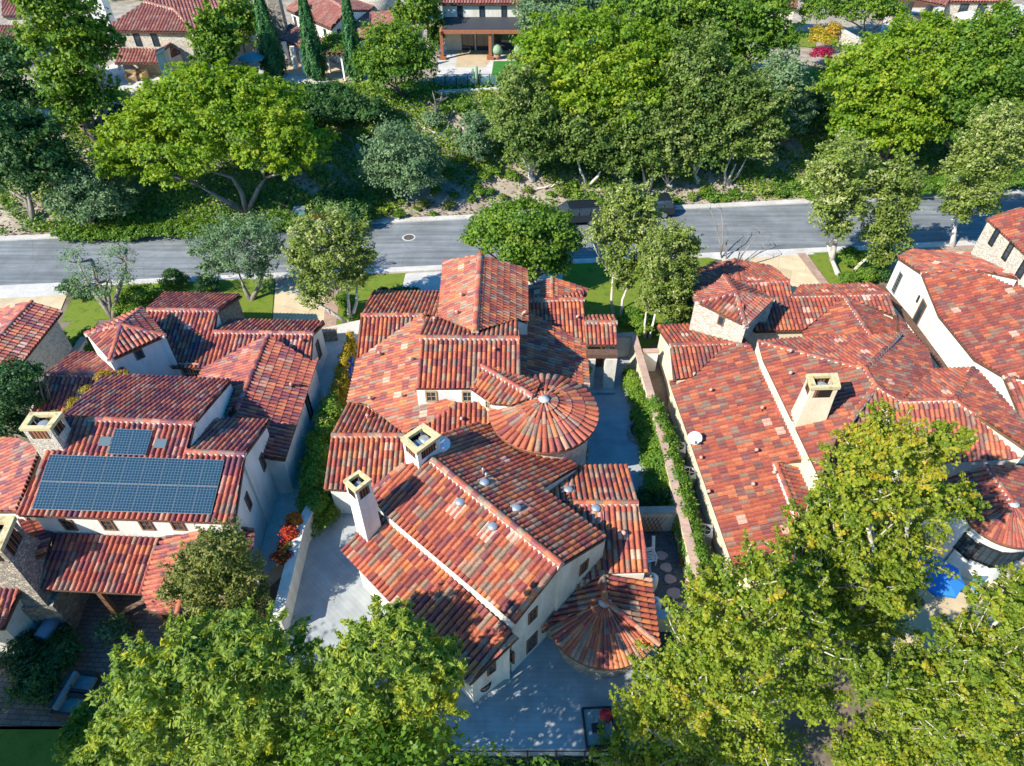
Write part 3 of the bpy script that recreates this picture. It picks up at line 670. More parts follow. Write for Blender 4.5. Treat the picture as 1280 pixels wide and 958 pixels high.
# bay with a conical roof at its far corner
zb_ = 4.1; cB = at(1266, 629, zb_); h.level('bl', (1233,583), (1266,629), zb_, 19, (1200,620)); h.level('br', (1233,583), (1266,629), zb_, 19, (1300,600))
h.face('bl', [(1233,583),(1266,629),(1213,656),(1180,600)], group='bay', mat='stucco_white'); h.face('br', [(1233,583),(1266,629),(1330,640),(1300,585)], group='bay', mat='stucco_white'); h.ridge('bl', (1233,583), (1266,629), .1)
rB = float(np.linalg.norm((at(1213.6, 655, zb_-.9)-cB)[:2])); e = at(1213.6, 655, zb_-.9)-cB; a0 = math.atan2(e[1], e[0])
if a0 > 0: a0 -= 2*math.pi
cone(h, 0, 0, zb_, zb_-.9, rB, 24, a0, a0+2.7, 'stucco_white', 0, rB-.25, True, 9, True, cB)
h.finish()
# ================================================================== house at the right edge
h = FR = House('stucco_house', 'white walled house at the right edge with a stone upper storey behind it', 'house', (26, 28, 0), 'tile_dark', 'stucco_white', 'tile roofed houses', pale=.02)
h.level('P', (1172,395), (1217,449), 3.5, -17, (1250,390)); h.face('P', [(1151,341),(1216,337),(1272,349),(1330,380),(1330,480),(1255,471),(1217,449),(1173,395)])
zp = (h.z('P', 1151, 341)+h.z('P', 1216, 337))/2; h.three('PB', [(1151,341,'P'), (1216,337,'P'), (1160,314, zp-.85)]); h.face('PB', [(1151,341),(1216,337),(1272,349),(1219,318),(1140,313),(1122,322)], over=.1); h.ridge('P', (1151,341), (1216,337), .1); h.ridge('P', (1216,337), (1270,349), .1)
h.level('Q', (1255,471), (1330,471), h.z('P', 1255, 471), 18, (1290,520)); h.face('Q', [(1255,471),(1330,471),(1345,540),(1284,540)]); h.ridge('Q', (1255,471), (1330,471), .1)
h.level('T', (1232,274), (1284,322), 6.6, -18, (1290,280)); h.face('T', [(1232,274),(1275,261),(1340,262),(1345,360),(1284,322)], mat='stone_buff', over=.25)
h.finish()
# ================================================================== small roof at the left edge
h = FL = House('stucco_house', 'low house at the left edge with a plain gabled roof and buff walls', 'house', (-27, 30, 0), 'tile_red', 'stone_buff', 'tile roofed houses', pale=.02)
h.level('R', (40.5,378), (-18,441), 4.4, 20, (60,430)); h.level('L', (40.5,378), (-18,441), 4.4, 20, (0,380))
h.face('R', [(40.5,378),(78.4,390),(24,459),(-18,452),(-18,441)], group='A', over=.35); h.face('L', [(40.5,378),(-18,441),(-50,430),(0,387)], group='A'); h.ridge('R', (40.5,378), (-18,441), .12, mort=False)
h.finish()
# ================================================================== stone outbuilding bottom left
h = BL = House('stone_outbuilding', 'shaded stone building with a huge tapering chimney at the lower left edge', 'house', (-15, 12, 0), 'tile_red', 'stucco', None)
h.level('a', (20.7,646), (46,697), 3.7, 20, (75,675)); h.face('a', [(20.7,646),(70.6,658),(58,690),(46,697)], wall=False)
h.level('b', (-30,728), (0,727), 3.2, 20, (0,780)); h.face('b', [(-40,726),(28.4,734),(3,788),(-60,785)])
h.finish()
# ================================================================== houses on the terrace across the road
def upper(name, label, base, tile='tile_far', wall='stucco_white'):
    return House(name, label, 'house', base, tile, wall, 'houses across the road', zb=4.0, tw=.30, tl=.45, coarse=True)
h = U1 = upper('stone_house', 'buff stone house at upper left with a hipped roof and small hipped bay', (-33, 72, 5), wall='stone_buff')
h.level('F', (128,39), (244,41), 8.9, -20, (190,20)); h.face('F', [(128,39),(181,3),(218,13),(244,41)], over=.35)
zr1 = h.z('F', 181, 3); h.three('E', [(181,3,'F'), (218,13,'F'), (300,5,zr1-.4)]); h.face('E', [(181,3),(218,13),(244,41),(268,28),(306,8),(310,-12),(190,-12)])
h.ridge('F', (181,3), (218,13), .16); h.ridge('F', (218,13), (244,41), .16)
h.level('lo', (143,79.5), (200,79.5), 6.6, -20, (170,65)); h.face('lo', [(143,79.5),(149,61),(200,60),(200,79.5)], wall=False)
hip4(h, 'bay', (221,51), [(196,66),(226,48),(250,55),(204,77)], 7.0, .3, 'stucco', .12)
h.finish()
h = U0 = upper('stone_house', 'partly seen stone house in the top left corner behind the tall tree', (-44, 74, 5), wall='stone_buff')
h.level('a', (0,57.5), (14,57.5), 7.3, -20, (10,40)); h.face('a', [(-30,58),(0,58.5),(36,44),(33,33),(-30,32)])
h.level('b', (5,21), (32,21), 8.8, -20, (20,5)); h.face('b', [(3,21),(32,21),(32,-14),(3,-14)])
h.level('c', (62,82), (110,82), 7.2, -18, (90,60)); h.face('c', [(62,82),(115,84),(112,45),(72,45)])
h.finish()
h = U2 = upper('white_house', 'white two storey house behind three cypresses with a columned porch', (-21, 74, 5))
h.level('M', (357.6,12), (413.4,36.5), 8.3, -19, (400,5)); h.face('M', [(357.6,12.5),(380,-6),(404,-6),(434,14),(413.4,36.5)], over=.35)
zm = h.z('M', 434, 14); h.level('N', (404,-6), (434,14), zm, 19, (455,-2)); h.face('N', [(404,-6),(434,14),(462,14),(490,-10)], over=.3); h.ridge('M', (404,-6), (434,14), .15)
h.level('Po', (342.5,46), (401,70), 6.75, -17, (385,48)); h.face('Po', [(342.5,46),(364,31),(414,54),(401,70)], wall=False)
h.level('RR', (453,48), (481,31), 7.2, -18, (450,30)); h.face('RR', [(440,48),(455,49),(496,27),(494,14),(448,18)])
h.finish()
h = U3 = upper('terrace_house', 'white house at top centre with a dark awning on brown timber posts', (-2, 74, 5), wall='stucco')
h.level('F', (548,5), (660,5), 9.45, -19, (600,-8)); h.face('F', [(548,5.5),(700,5.5),(700,-25),(548,-25)], over=.35)
h.finish()
h = U4 = upper('stone_house', 'stone pillared house at top right with a dark loggia', (40, 82, 5), wall='stone_buff')
h.level('F', (1115,-3), (1182,8), 7.9, -18, (1150,-15)); h.face('F', [(1108,-6),(1182,8),(1200,-20),(1120,-26)], wall=False)
h.level('G', (1186,2), (1255,4), 8.1, -18, (1220,-10)); h.face('G', [(1186,3),(1258,3),(1256,-20),(1192,-20)])
h.finish()
h = U5 = upper('stone_house', 'small stone gable end among the trees at the top edge', (24, 80, 5), wall='stone_buff')
h.level('F', (968,8), (996,12), 8.2, -18, (985,-5)); h.face('F', [(966,8),(996,12),(1000,-14),(966,-14)])
h.finish()
make_bvh()
# ------------------------------------------------------------------ ground, road and paving
def sheet(name, pts, mat, z=0.0, px=True, zfun=None, kind='structure', sub=0, thick=0.0):
    P = [(at(x, y, z)[:2] if px else (x, y)) for x, y in pts]
    mb = MB(); n = len(P)
    if thick: mb.prism([(p[0], p[1]) for p in P], -0.1, z)
    else:
        ar = sum(P[i][0]*P[(i+1)%n][1]-P[(i+1)%n][0]*P[i][1] for i in range(n))
        if ar < 0: P = P[::-1]
        mb.face([(p[0], p[1], z) for p in P])
    o = mb.build(name, mat); tag(o, kind=kind); return o
M['dirt'] = noisy('dirt', (.20,.155,.11), (.31,.265,.205), .9, 9, .95, .6, 12, c3=(.42,.365,.29))
M['lotsoil'] = noisy('lotsoil', (.11,.085,.06), (.22,.18,.13), 1.1, 8, .95, .4, 9)
def terrain():
    xs = np.concatenate([np.arange(-300, -90, 30), np.arange(-90, 91, 1.6), np.arange(120, 301, 30)])
    ys = np.concatenate([[-60, -20, 8], np.arange(20, 40, 5), np.arange(40, 76, .9), np.arange(78, 140, 4), np.arange(150, 420, 30)])
    V = []; 
    for y in ys:
        for x in xs:
            z = ground(x, y); d = y-kerb_far(x)
            if d > 1.6 and d < 15: z += .10*math.sin(x*1.7+y*.6)*math.sin(y*1.3-x*.4)+.07*math.sin(x*3.1-y*2.3)
            if y < 8.3: z -= 0.0
            V.append((x, y, z))
    nx = len(xs); Fc = [(j*nx+i, j*nx+i+1, (j+1)*nx+i+1, (j+1)*nx+i) for j in range(len(ys)-1) for i in range(nx-1)]
    mb = MB(); mb.mesh(V, Fc, 0, True); tag(mb.build('ground', M['dirt']), kind='structure')
terrain()
def asphalt():
    m, nt, b = newmat('asphalt'); L = nt.links; g = N(nt, 'ShaderNodeNewGeometry')
    mp = N(nt, 'ShaderNodeMapping'); mp.inputs['Rotation'].default_value = (0, 0, -.088); mp.inputs['Scale'].default_value = (.06, 1.5, 1); L.new(g.outputs['Position'], mp.inputs[0])
    n = N(nt, 'ShaderNodeTexNoise'); n.inputs['Scale'].default_value = 1.6; n.inputs['Detail'].default_value = 6; n.inputs['Distortion'].default_value = .5; L.new(mp.outputs[0], n.inputs['Vector'])
    r = ramp(nt, [(.3, (.13,.145,.155)), (.5, (.165,.18,.19)), (.62, (.215,.23,.24)), (.72, (.14,.155,.165))]); L.new(n.outputs['Fac'], r.inputs[0])
    n2 = N(nt, 'ShaderNodeTexNoise'); n2.inputs['Scale'].default_value = .5; n2.inputs['Detail'].default_value = 9; n2.inputs['Roughness'].default_value = .7; L.new(g.outputs['Position'], n2.inputs['Vector'])
    bw = N(nt, 'ShaderNodeMapRange'); bw.inputs[1].default_value = .3; bw.inputs[2].default_value = .7; bw.inputs[3].default_value = .75; bw.inputs[4].default_value = 1.25; L.new(n2.outputs['Fac'], bw.inputs[0])
    mx = N(nt, 'ShaderNodeMix', data_type='RGBA', blend_type='MULTIPLY'); mx.inputs[0].default_value = 1; L.new(r.outputs[0], mx.inputs[6]); L.new(bw.outputs[0], mx.inputs[7])
    wn = N(nt, 'ShaderNodeTexNoise'); wn.inputs['Scale'].default_value = .9; wn.inputs['Detail'].default_value = 5; L.new(g.outputs['Position'], wn.inputs['Vector'])
    wm = N(nt, 'ShaderNodeMix', data_type='RGBA'); wm.inputs[0].default_value = .12; L.new(g.outputs['Position'], wm.inputs[6]); L.new(wn.outputs['Color'], wm.inputs[7])
    vo = N(nt, 'ShaderNodeTexVoronoi', feature='DISTANCE_TO_EDGE'); vo.inputs['Scale'].default_value = .21; L.new(wm.outputs[2], vo.inputs['Vector'])
    cr = N(nt, 'ShaderNodeMapRange'); cr.inputs[1].default_value = .002; cr.inputs[2].default_value = .010; cr.inputs[3].default_value = .86; cr.inputs[4].default_value = 1; L.new(vo.outputs['Distance'], cr.inputs[0])
    m2 = N(nt, 'ShaderNodeMix', data_type='RGBA', blend_type='MULTIPLY'); m2.inputs[0].default_value = 1; L.new(mx.outputs[2], m2.inputs[6]); L.new(cr.outputs[0], m2.inputs[7])
    L.new(m2.outputs[2], b.inputs['Base Color']); b.inputs['Roughness'].default_value = .85; b.inputs['Specular IOR Level'].default_value = .2
    return m
M['asphalt'] = asphalt()
M['concrete'] = noisy('concrete', (.42,.40,.37), (.56,.54,.50), .8, 7, .9)
M['lawn'] = noisy('lawn', (.075,.135,.012), (.15,.20,.022), 1.3, 8, .9, .8, 30, c3=(.105,.165,.016))
M['turf'] = noisy('turf', (.03,.14,.02), (.05,.19,.03), 2.0, 5, .9, .4, 30)
M['paver_tan'] = bricky('paver_tan', (.50,.39,.24), (.56,.45,.29), (.34,.26,.17), 1.9, 1.5, .35, .012, var=.4)
M['paver_pink'] = bricky('paver_pink', (.34,.22,.17), (.42,.30,.23), (.22,.16,.12), .3, .15, .1, .012)
M['deck'] = bricky('deck', (.30,.325,.335), (.335,.355,.36), (.26,.285,.30), 2.4, .19, .02, .010, var=.55)
M['deck_l'] = bricky('deck_l', (.31,.335,.345), (.345,.365,.37), (.275,.30,.31), 2.4, .19, .75, .010, var=.55)
M['brickpave'] = bricky('brickpave', (.20,.13,.10), (.28,.17,.13), (.10,.085,.07), .42, .20, .05, .02)
M['patio_tan'] = noisy('patio_tan', (.42,.32,.2), (.52,.42,.28), .9, 6)
M['gravel'] = noisy('gravel', (.045,.05,.055), (.17,.18,.19), 13, 4, .9, .8, 30)
K = [(-110, kerb_near(-110)), (110, kerb_near(110)), (110, kerb_far(110)), (-110, kerb_far(-110))]
sheet('road', K, M['asphalt'], .012, px=False)
def strip(name, f, w0, w1, z, mat):
    mb = MB(); a, b = -110, 110
    mb.prism([(a, f(a)+w0), (b, f(b)+w0), (b, f(b)+w1), (a, f(a)+w1)], -.1, z); return tag(mb.build(name, mat), kind='structure')
strip('kerb', kerb_far, 0, .62, .11, M['concrete']); strip('kerb', kerb_near, -.62, 0, .10, M['concrete'])
sheet('yard_soil', [(-60,440),(-60,362),(640,337),(1300,297),(1500,420),(1500,958),(640,1100),(-200,958)], M['lotsoil'], .016)
# near side: lawns, driveways
sheet('driveway', [(-60,359),(88,358),(74,392),(20,420),(-80,430)], M['paver_tan'], .055); sheet('pavement', [(-60,358.5),(97,356.5),(90,369),(-60,376)], M['concrete'], .062)
sheet('lawn', [(97,357),(262,351),(275,375),(215,392),(120,400),(76,402)], M['lawn'], .05)
sheet('lawn', [(60,430),(98,395),(123,402),(92,445),(68,450)], M['lawn'], .044)
sheet('lawn', [(268,351),(343,348),(340,400),(300,402),(280,380)], M['lawn'], .05)
sheet('driveway', [(345,353),(410,350),(412,412),(340,412)], M['paver_tan'], .058); sheet('pavement', [(345,350),(422,347),(421,356),(345,360)], M['paver_pink'], .064)
sheet('footpath', [(408,350),(428,349),(419,414),(404,414)], M['paver_pink'], .066)
sheet('lawn', [(424,348),(507,341),(502,385),(448,405),(418,418)], M['lawn'], .05)
sheet('driveway', [(507,342),(705,331),(700,372),(498,380)], M['concrete'], .058)
sheet('lawn', [(705,331),(905,318),(868,345),(870,400),(800,440),(735,400),(700,372)], M['lawn'], .05)
sheet('driveway', [(905,318),(1005,313),(1038,358),(1010,372),(890,365)], M['paver_tan'], .058); sheet('pavement', [(868,319),(1012,311),(1018,318),(900,325)], M['concrete'], .064)
sheet('footpath', [(994,314),(1004,313),(1038,357),(1028,359)], M['paver_pink'], .067)
sheet('lawn', [(1006,313),(1180,303),(1110,352),(1040,358)], M['lawn'], .05)
sheet('driveway', [(1120,305),(1320,292),(1320,330),(1110,345)], M['paver_pink'], .06)
# courts and patios
sheet('courtyard', [(715,470),(730,440),(795,428),(845,640),(690,650)], M['deck'], .8, thick=1)
sheet('patio', [(560,700),(812,690),(822,800),(812,937),(545,937),(520,900)], M['deck'], 1.2, thick=1); sheet('patio', [(392,640),(480,600),(600,800),(560,937),(330,958),(340,790)], M['deck_l'], 1.215, thick=1)
sheet('gravel_bed', [(795,625),(852,625),(893,790),(800,795)], M['gravel'], .86, thick=1)
sheet('side_path', [(405,410),(450,400),(430,560),(420,640),(330,720),(325,690),(385,470)], M['concrete'], 1.0, thick=1)
sheet('side_path', [(800,440),(838,430),(850,520),(925,760),(890,770),(835,560)], M['lotsoil'], .75, thick=1)
sheet('brick_patio', [(40,730),(330,720),(330,800),(140,912),(-60,912),(-40,730)], M['brickpave'], .05)
sheet('lawn', [(-90,908),(150,908),(140,990),(-120,990)], M['lawn'], .05)
sheet('terrace_paving', [(1130,700),(1240,690),(1330,720),(1330,800),(1150,830),(1000,790)], M['paver_tan'], .05)
sheet('driveway', [(40,430),(70,420),(60,470),(40,470)], M['lotsoil'], .05)
# paving on the upper terrace (z = TERR)
def upsheet(name, pts, mat, z):
    P = [at(x, y, TERR+z) for x, y in pts]; mb = MB(); n = len(P)
    if sum(P[i][0]*P[(i+1)%n][1]-P[(i+1)%n][0]*P[i][1] for i in range(n)) < 0: P = P[::-1]
    mb.face([tuple(p) for p in P]); return tag(mb.build(name, mat), kind='structure')
upsheet('terrace_paving', [(545,108),(550,55),(720,55),(700,110)], M['concrete'], .05); upsheet('terrace_paving', [(570,84),(572,60),(618,60),(612,76),(606,84)], M['patio_tan'], .065)
upsheet('lawn', [(613,103),(617,76.5),(690,76.5),(680,104)], M['turf'], .06)
upsheet('terrace_paving', [(100,100),(150,75),(330,78),(412,96),(412,112),(140,122)], M['concrete'], .05); upsheet('terrace_paving', [(335,90),(345,68),(400,70),(440,92),(430,104)], M['patio_tan'], .06)
upsheet('terrace_paving', [(1100,40),(1110,8),(1300,5),(1300,38)], M['concrete'], .05); upsheet('lawn', [(965,55),(972,38),(1018,40),(1020,60)], M['lawn'], .06)
upsheet('footpath', [(0,112),(60,95),(140,100),(150,150),(0,150)], M['concrete'], .06)
# stepping stones and the manhole cover are things
def disc(name, x, y, r, label, cat, mat, z=.87, t=.05, group=None, wob=.08, asp=.85):
    c = at(x, y, z); mb = MB(); n = 18; ph = x*.7
    P = [(c[0]+r*(1+wob*math.sin(3*a+ph)+wob*.6*math.sin(5*a+2*ph))*math.cos(a), c[1]+r*asp*(1+wob*math.sin(3*a+ph))*math.sin(a)) for a in [2*math.pi*k/n for k in range(n)]]
    mb.prism(P, z, z+t); return tag(mb.build(name, mat, origin=(c[0], c[1], z)), label, cat, group)
M['flag'] = noisy('flag', (.42,.29,.27), (.52,.38,.35), 3, 5)
for (x, y, l) in [(827,695,'round pink stepping stone nearest the back wall of the gravel bed'), (832.5,710,'pink stepping stone, second from the back in the gravel bed'), (837.5,724.5,'middle pink stepping stone of the five on dark gravel'), (842.5,742,'largest pink stepping stone on the dark gravel, second from the front'), (851.5,760,'pink stepping stone at the front end of the gravel bed by the low wall')]:
    disc('stepping_stone', x, y, .27 if y != 742 else .31, l, 'stepping stone', M['flag'], group='stepping stones in the gravel bed')
M['iron'] = bricky('iron', (.16,.14,.13), (.2,.17,.15), (.06,.055,.05), .12, .12, 0, .03)
o = disc('manhole_cover', 511, 297, .52, 'round iron manhole cover in a concrete collar on the road', 'manhole cover', M['concrete'], .013, .006, wob=0, asp=1)
c = at(511, 297, .02); q = MB(); q.lathe((c[0], c[1], .0192), [(.40, 0), (.40, .008), (.36, .012), (.02, .012)], 24, m=0, smooth=False); q.build('lid', M['iron'], o)
# ------------------------------------------------------------------ garden walls
def gwall(name, pts, zt, label, mat='stucco', w=.28, zb=0., cap='brickcap', cat='garden wall', ground_px=False):
    P = [at(x, y, zt) for x, y in pts]; c = sum(P)/len(P); r = empty(name, (c[0], c[1], zb), label, cat)
    a = MB(); b = MB(); n = len(P)
    for i in range(n-1):
        p, q = P[i][:2], P[i+1][:2]; d = (q-p); L = np.linalg.norm(d); d = d/L; s = np.array([-d[1], d[0]])
        e0 = -w*.5*0 if i == 0 else .0
        for mb_, ww, z0, z1, ex in ((a, w, zb, zt-.08, 0), (b, w+.1, zt-.08, zt+.02+.003*i, .04)):
            mb_.prism([p-s*ww/2-d*ex, q-s*ww/2+d*ex, q+s*ww/2+d*ex, p+s*ww/2-d*ex], z0, z1)
    a.build('wall_body', M[mat], r); b.build('coping', M[cap], r); return r
M['brickcap'] = bricky('brickcap', (.42,.24,.17), (.5,.32,.23), (.4,.33,.27), .3, .12, .2, .02)
gwall('garden_wall', [(769,419.5),(792,418),(815,497),(836,575),(852,638),(884,760)], 2.4, 'long brick capped wall running between the middle house and the right house', 'stucco_cream')
gwall('garden_wall', [(801,438.5),(823,438)], 2.3, 'short white wall joining the long wall to the right house', 'stucco_white', .2)
gwall('garden_wall', [(797,638),(848,637)], 2.35, 'brick capped wall closing the back of the gravel bed', 'stucco')
gwall('garden_wall', [(818,768),(853,766.5)], 2.1, 'cream wall with flat grey coping at the front of the gravel bed', 'stucco_cream', .3, cap='concrete')
gwall('garden_wall', [(391,628),(374,660),(345,776)], 2.5, 'plain stucco wall beside the red flowering vine at the left edge of the middle patio', 'stucco', .35, cap='stucco')
gwall('garden_wall', [(1101,357),(1128,389),(1164,437),(1186,468)], 1.9, 'brown capped wall along the narrow passage between two right hand houses', 'stucco_white', .3, cap='fascia')
gwall('garden_wall', [(104,422),(90,443),(80,446),(71,441),(68,450)], 1.3, 'low curved wall around the entry court of the solar panel house', 'stucco', .25)
gwall('garden_wall', [(396,414),(420,412)], 1.8, 'short dark wall closing the passage beside the left driveway', 'stone_grey', .25)
gwall('garden_wall', [(1047,34),(1076,50),(1100,49)], 6.3, 'buff stone retaining wall below the terrace at upper right', 'stone_buff', .5, zb=3.5, cap='concrete')
gwall('garden_wall', [(548,114),(625,110),(660,110)], 5.35, 'low cream wall edging the terrace under the dark awning', 'stucco_cream', .35, zb=3, cap='concrete')
# ------------------------------------------------------------------ foliage
def ell(rng, n):
    d = rng.normal(size=(n, 3)); d /= np.linalg.norm(d, axis=1)[:, None]; return d
LSC = 0.70
def leaf_mesh(name, cents, norms, lv, size, elong=1.5, droop=0.0, mat=None, rng=RNG, parent=None, origin=None):
    n = len(cents); nn = norms/np.maximum(np.linalg.norm(norms, axis=1)[:, None], 1e-6)
    r = rng.normal(size=(n, 3)); r[:, 2] -= droop
    t = r-nn*np.sum(r*nn, axis=1)[:, None]; t /= np.maximum(np.linalg.norm(t, axis=1)[:, None], 1e-6); b = np.cross(nn, t)
    s = size*(0.65+0.7*rng.random(n))[:, None]
    L, W = s*math.sqrt(elong)*.5, s/math.sqrt(elong)*.5
    fold = nn*W*.35
    V = np.empty((n, 4, 3)); V[:, 0] = cents-t*L; V[:, 1] = cents+b*W+fold-t*L*.1; V[:, 2] = cents+t*L; V[:, 3] = cents-b*W+fold-t*L*.1
    if origin is not None: V -= np.array(origin)
    me = bpy.data.meshes.new(name); me.vertices.add(n*4); me.vertices.foreach_set('co', V.ravel().astype(np.float32))
    me.loops.add(n*4); me.loops.foreach_set('vertex_index', np.arange(n*4, dtype=np.int32)); me.polygons.add(n)
    me.polygons.foreach_set('loop_start', np.arange(0, n*4, 4, dtype=np.int32))
    a = me.attributes.new('lv', 'FLOAT', 'FACE'); a.data.foreach_set('value', np.clip(lv, 0, 1).astype(np.float32))
    me.materials.append(mat); me.update(calc_edges=True)
    o = bpy.data.objects.new(name, me); COL.objects.link(o)
    if parent is not None: o.parent = parent
    return o
LEAFTOTAL = 0
def foliage(blobs, size, dens=1.0, clump=.34, nclump=None, rng=RNG, up=.45, hollow=.45):
    """blobs: (centre, (rx,ry,rz), tint).  returns leaf centres, normals, variation"""
    Cs, Ns, Vs = [], [], []
    size = size*LSC
    for c, R, tint in blobs:
        R = np.array(R); rm = (R[0]*R[1]*R[2])**(1/3)
        rc = max(clump*rm, size*1.3)
        nc = nclump or int(min(260, max(10, 2.6*(rm/rc)**2*(1+.35*rm/rc*.5))))
        d = ell(rng, nc); d[:, 2] = np.where(d[:, 2] < -.35, -d[:, 2]*.6, d[:, 2])
        f = hollow+(1-hollow)*rng.random(nc)**.5
        cc = np.array(c)+d*R*f[:, None]*.86
        area = nc*4*math.pi*rc*rc*.52; n = int(dens*area/(size*size*.5)*.75)
        k = rng.integers(0, nc, n); e = ell(rng, n); e[:, 2] = np.where(e[:, 2] < -.2, np.abs(e[:, 2])*.7, e[:, 2])
        rr = rc*(.75+.5*rng.random(nc))[k]*(.55+.55*rng.random(n))
        stray = 1+.8*(rng.random(n) < .2)*rng.random(n)
        p = cc[k]+e*(rr*stray)[:, None]*np.array([1.0, 1.0, .75])
        nn = e*.65+d[k]*.5+rng.normal(size=(n, 3))*.62+np.array([0, 0, up])
        tc = rng.normal(size=nc)*.11
        v = tint+tc[k]+rng.normal(size=n)*.13
        Cs.append(p); Ns.append(nn); Vs.append(v)
    return np.concatenate(Cs), np.concatenate(Ns), np.concatenate(Vs)
def sprays(B, size, o, rng, wood=None):
    """leafy shoots that run out of each part of a crown: o = n, leaves, width, bias (up), reach, droop"""
    C, Nn, V = [], [], []
    for c, R, tint in B:
        R = np.array(R); rm = float((R[0]*R[1]*R[2])**(1/3)); c = np.array(c)
        for _ in range(o['n']):
            d = ell(rng, 1)[0]; d[2] = abs(d[2])*.8+o.get('bias', .25)*(.5+rng.random()); d /= np.linalg.norm(d)
            s = c+d*R*.2; reach = o.get('reach', 1.12)*(.8+.38*rng.random()); e = c+d*R*reach; side = rng.normal(size=3)*rm*.16; dr = np.array([0, 0, -o.get('droop', 0)*rm*rng.random()])
            t = .25+.78*rng.random(o['leaves'])**.85; P = s*(1-t)[:, None]+e*t[:, None]+side*(4*t*(1-t))[:, None]+dr*(t*t)[:, None]
            w = rm*o['width']*(1.15-.8*t); P = P+rng.normal(size=P.shape)*w[:, None]*np.array([1, 1, .6])
            C.append(P); Nn.append(d*.5+rng.normal(size=P.shape)*.6+np.array([0, 0, .55])); V.append(tint+.02+rng.normal()*.15+.16*(t-.5)+rng.normal(size=len(t))*.12)
            if wood is not None and rng.random() < o['wood']:
                q = np.linspace(.0, .97, 6); W = s*(1-q)[:, None]+e*q[:, None]+side*(4*q*(1-q))[:, None]+dr*(q*q)[:, None]; wood.tube(list(W), [.032*(1-.8*x)+.006 for x in q], 4)
    return np.concatenate(C), np.concatenate(Nn), np.concatenate(V)
LM = {}
LM['yellowgreen'] = leafmat('leaf_yellowgreen', [(0, (.07,.15,.012)), (.35, (.14,.262,.018)), (.65, (.225,.34,.024)), (1, (.35,.405,.035))], .45)
LM['bright'] = leafmat('leaf_bright', [(0, (.04,.11,.014)), (.4, (.095,.195,.02)), (.7, (.165,.275,.025)), (1, (.28,.35,.04))], .38)
LM['dark'] = leafmat('leaf_dark', [(0, (.02,.065,.02)), (.4, (.042,.115,.028)), (.7, (.075,.165,.034)), (1, (.14,.22,.04))], .28)
LM['olive'] = leafmat('leaf_olive', [(0, (.055,.115,.05)), (.4, (.125,.215,.092)), (.7, (.19,.285,.13)), (1, (.31,.38,.19))], .28)
LM['euc'] = leafmat('leaf_euc', [(0, (.065,.11,.016)), (.4, (.145,.21,.032)), (.7, (.225,.29,.055)), (1, (.44,.46,.20))], .3)
LM['brush'] = leafmat('leaf_brush', [(0, (.05,.10,.02)), (.4, (.11,.18,.032)), (.7, (.175,.245,.048)), (1, (.34,.36,.13))], .28)
LM['feather'] = leafmat('leaf_feather', [(0, (.065,.13,.028)), (.35, (.15,.24,.04)), (.65, (.245,.34,.05)), (.9, (.36,.42,.05)), (1, (.52,.48,.03))], .42)
LM['syc'] = leafmat('leaf_syc', [(0, (.05,.105,.012)), (.35, (.135,.21,.018)), (.65, (.225,.295,.025)), (.9, (.34,.36,.035)), (1, (.46,.36,.03))], .42)
LM['cypress'] = leafmat('leaf_cypress', [(0, (.015,.07,.02)), (.5, (.035,.135,.035)), (1, (.09,.22,.05))], .15)
LM['hedge'] = leafmat('leaf_hedge', [(0, (.05,.13,.016)), (.4, (.10,.215,.022)), (.7, (.175,.29,.028)), (1, (.34,.38,.05))], .36)
LM['gold'] = leafmat('leaf_gold', [(0, (.13,.16,.018)), (.4, (.32,.26,.02)), (.7, (.50,.35,.03)), (1, (.55,.22,.04))], .3)
LM['red'] = leafmat('leaf_red', [(0, (.08,.10,.02)), (.3, (.38,.035,.02)), (.7, (.55,.08,.02)), (1, (.62,.27,.02))], .3)
LM['crimson'] = leafmat('leaf_crimson', [(0, (.14,.009,.03)), (.5, (.36,.014,.06)), (1, (.48,.03,.09))], .3)
LM['olivebrown'] = leafmat('leaf_olivebrown', [(0, (.06,.09,.022)), (.4, (.13,.17,.035)), (.7, (.21,.245,.05)), (1, (.33,.28,.09))], .32)
M['bark_syc'] = noisy('bark_syc', (.30,.26,.21), (.56,.52,.45), 4, 7, .9, .6, 14)
M['bark_white'] = noisy('bark_white', (.42,.37,.32), (.70,.66,.60), 3.5, 7, .9, .6, 14, stretch=(1, 1, .35))
M['bark_grey'] = noisy('bark_grey', (.17,.145,.125), (.34,.30,.27), 4, 7, .9, .8, 18, stretch=(1, 1, .3))
M['bark_brown'] = noisy('bark_brown', (.10,.075,.055), (.20,.16,.125), 4, 7, .9, .8, 18, stretch=(1, 1, .3))
def limb(mb, a, b, r0, r1, rng, bend=.12, n=5, seg=6):
    a, b = np.array(a, float), np.array(b, float); D = np.linalg.norm(b-a); o1 = rng.normal(size=3)*bend*D; o1[2] = abs(o1[2])*.6
    P = [a*(1-t)**2+2*(a*.5+b*.5+o1)*t*(1-t)+b*t*t for t in np.linspace(0, 1, n)]
    mb.tube(P, [r0+(r1-r0)*t for t in np.linspace(0, 1, n)], seg); return P
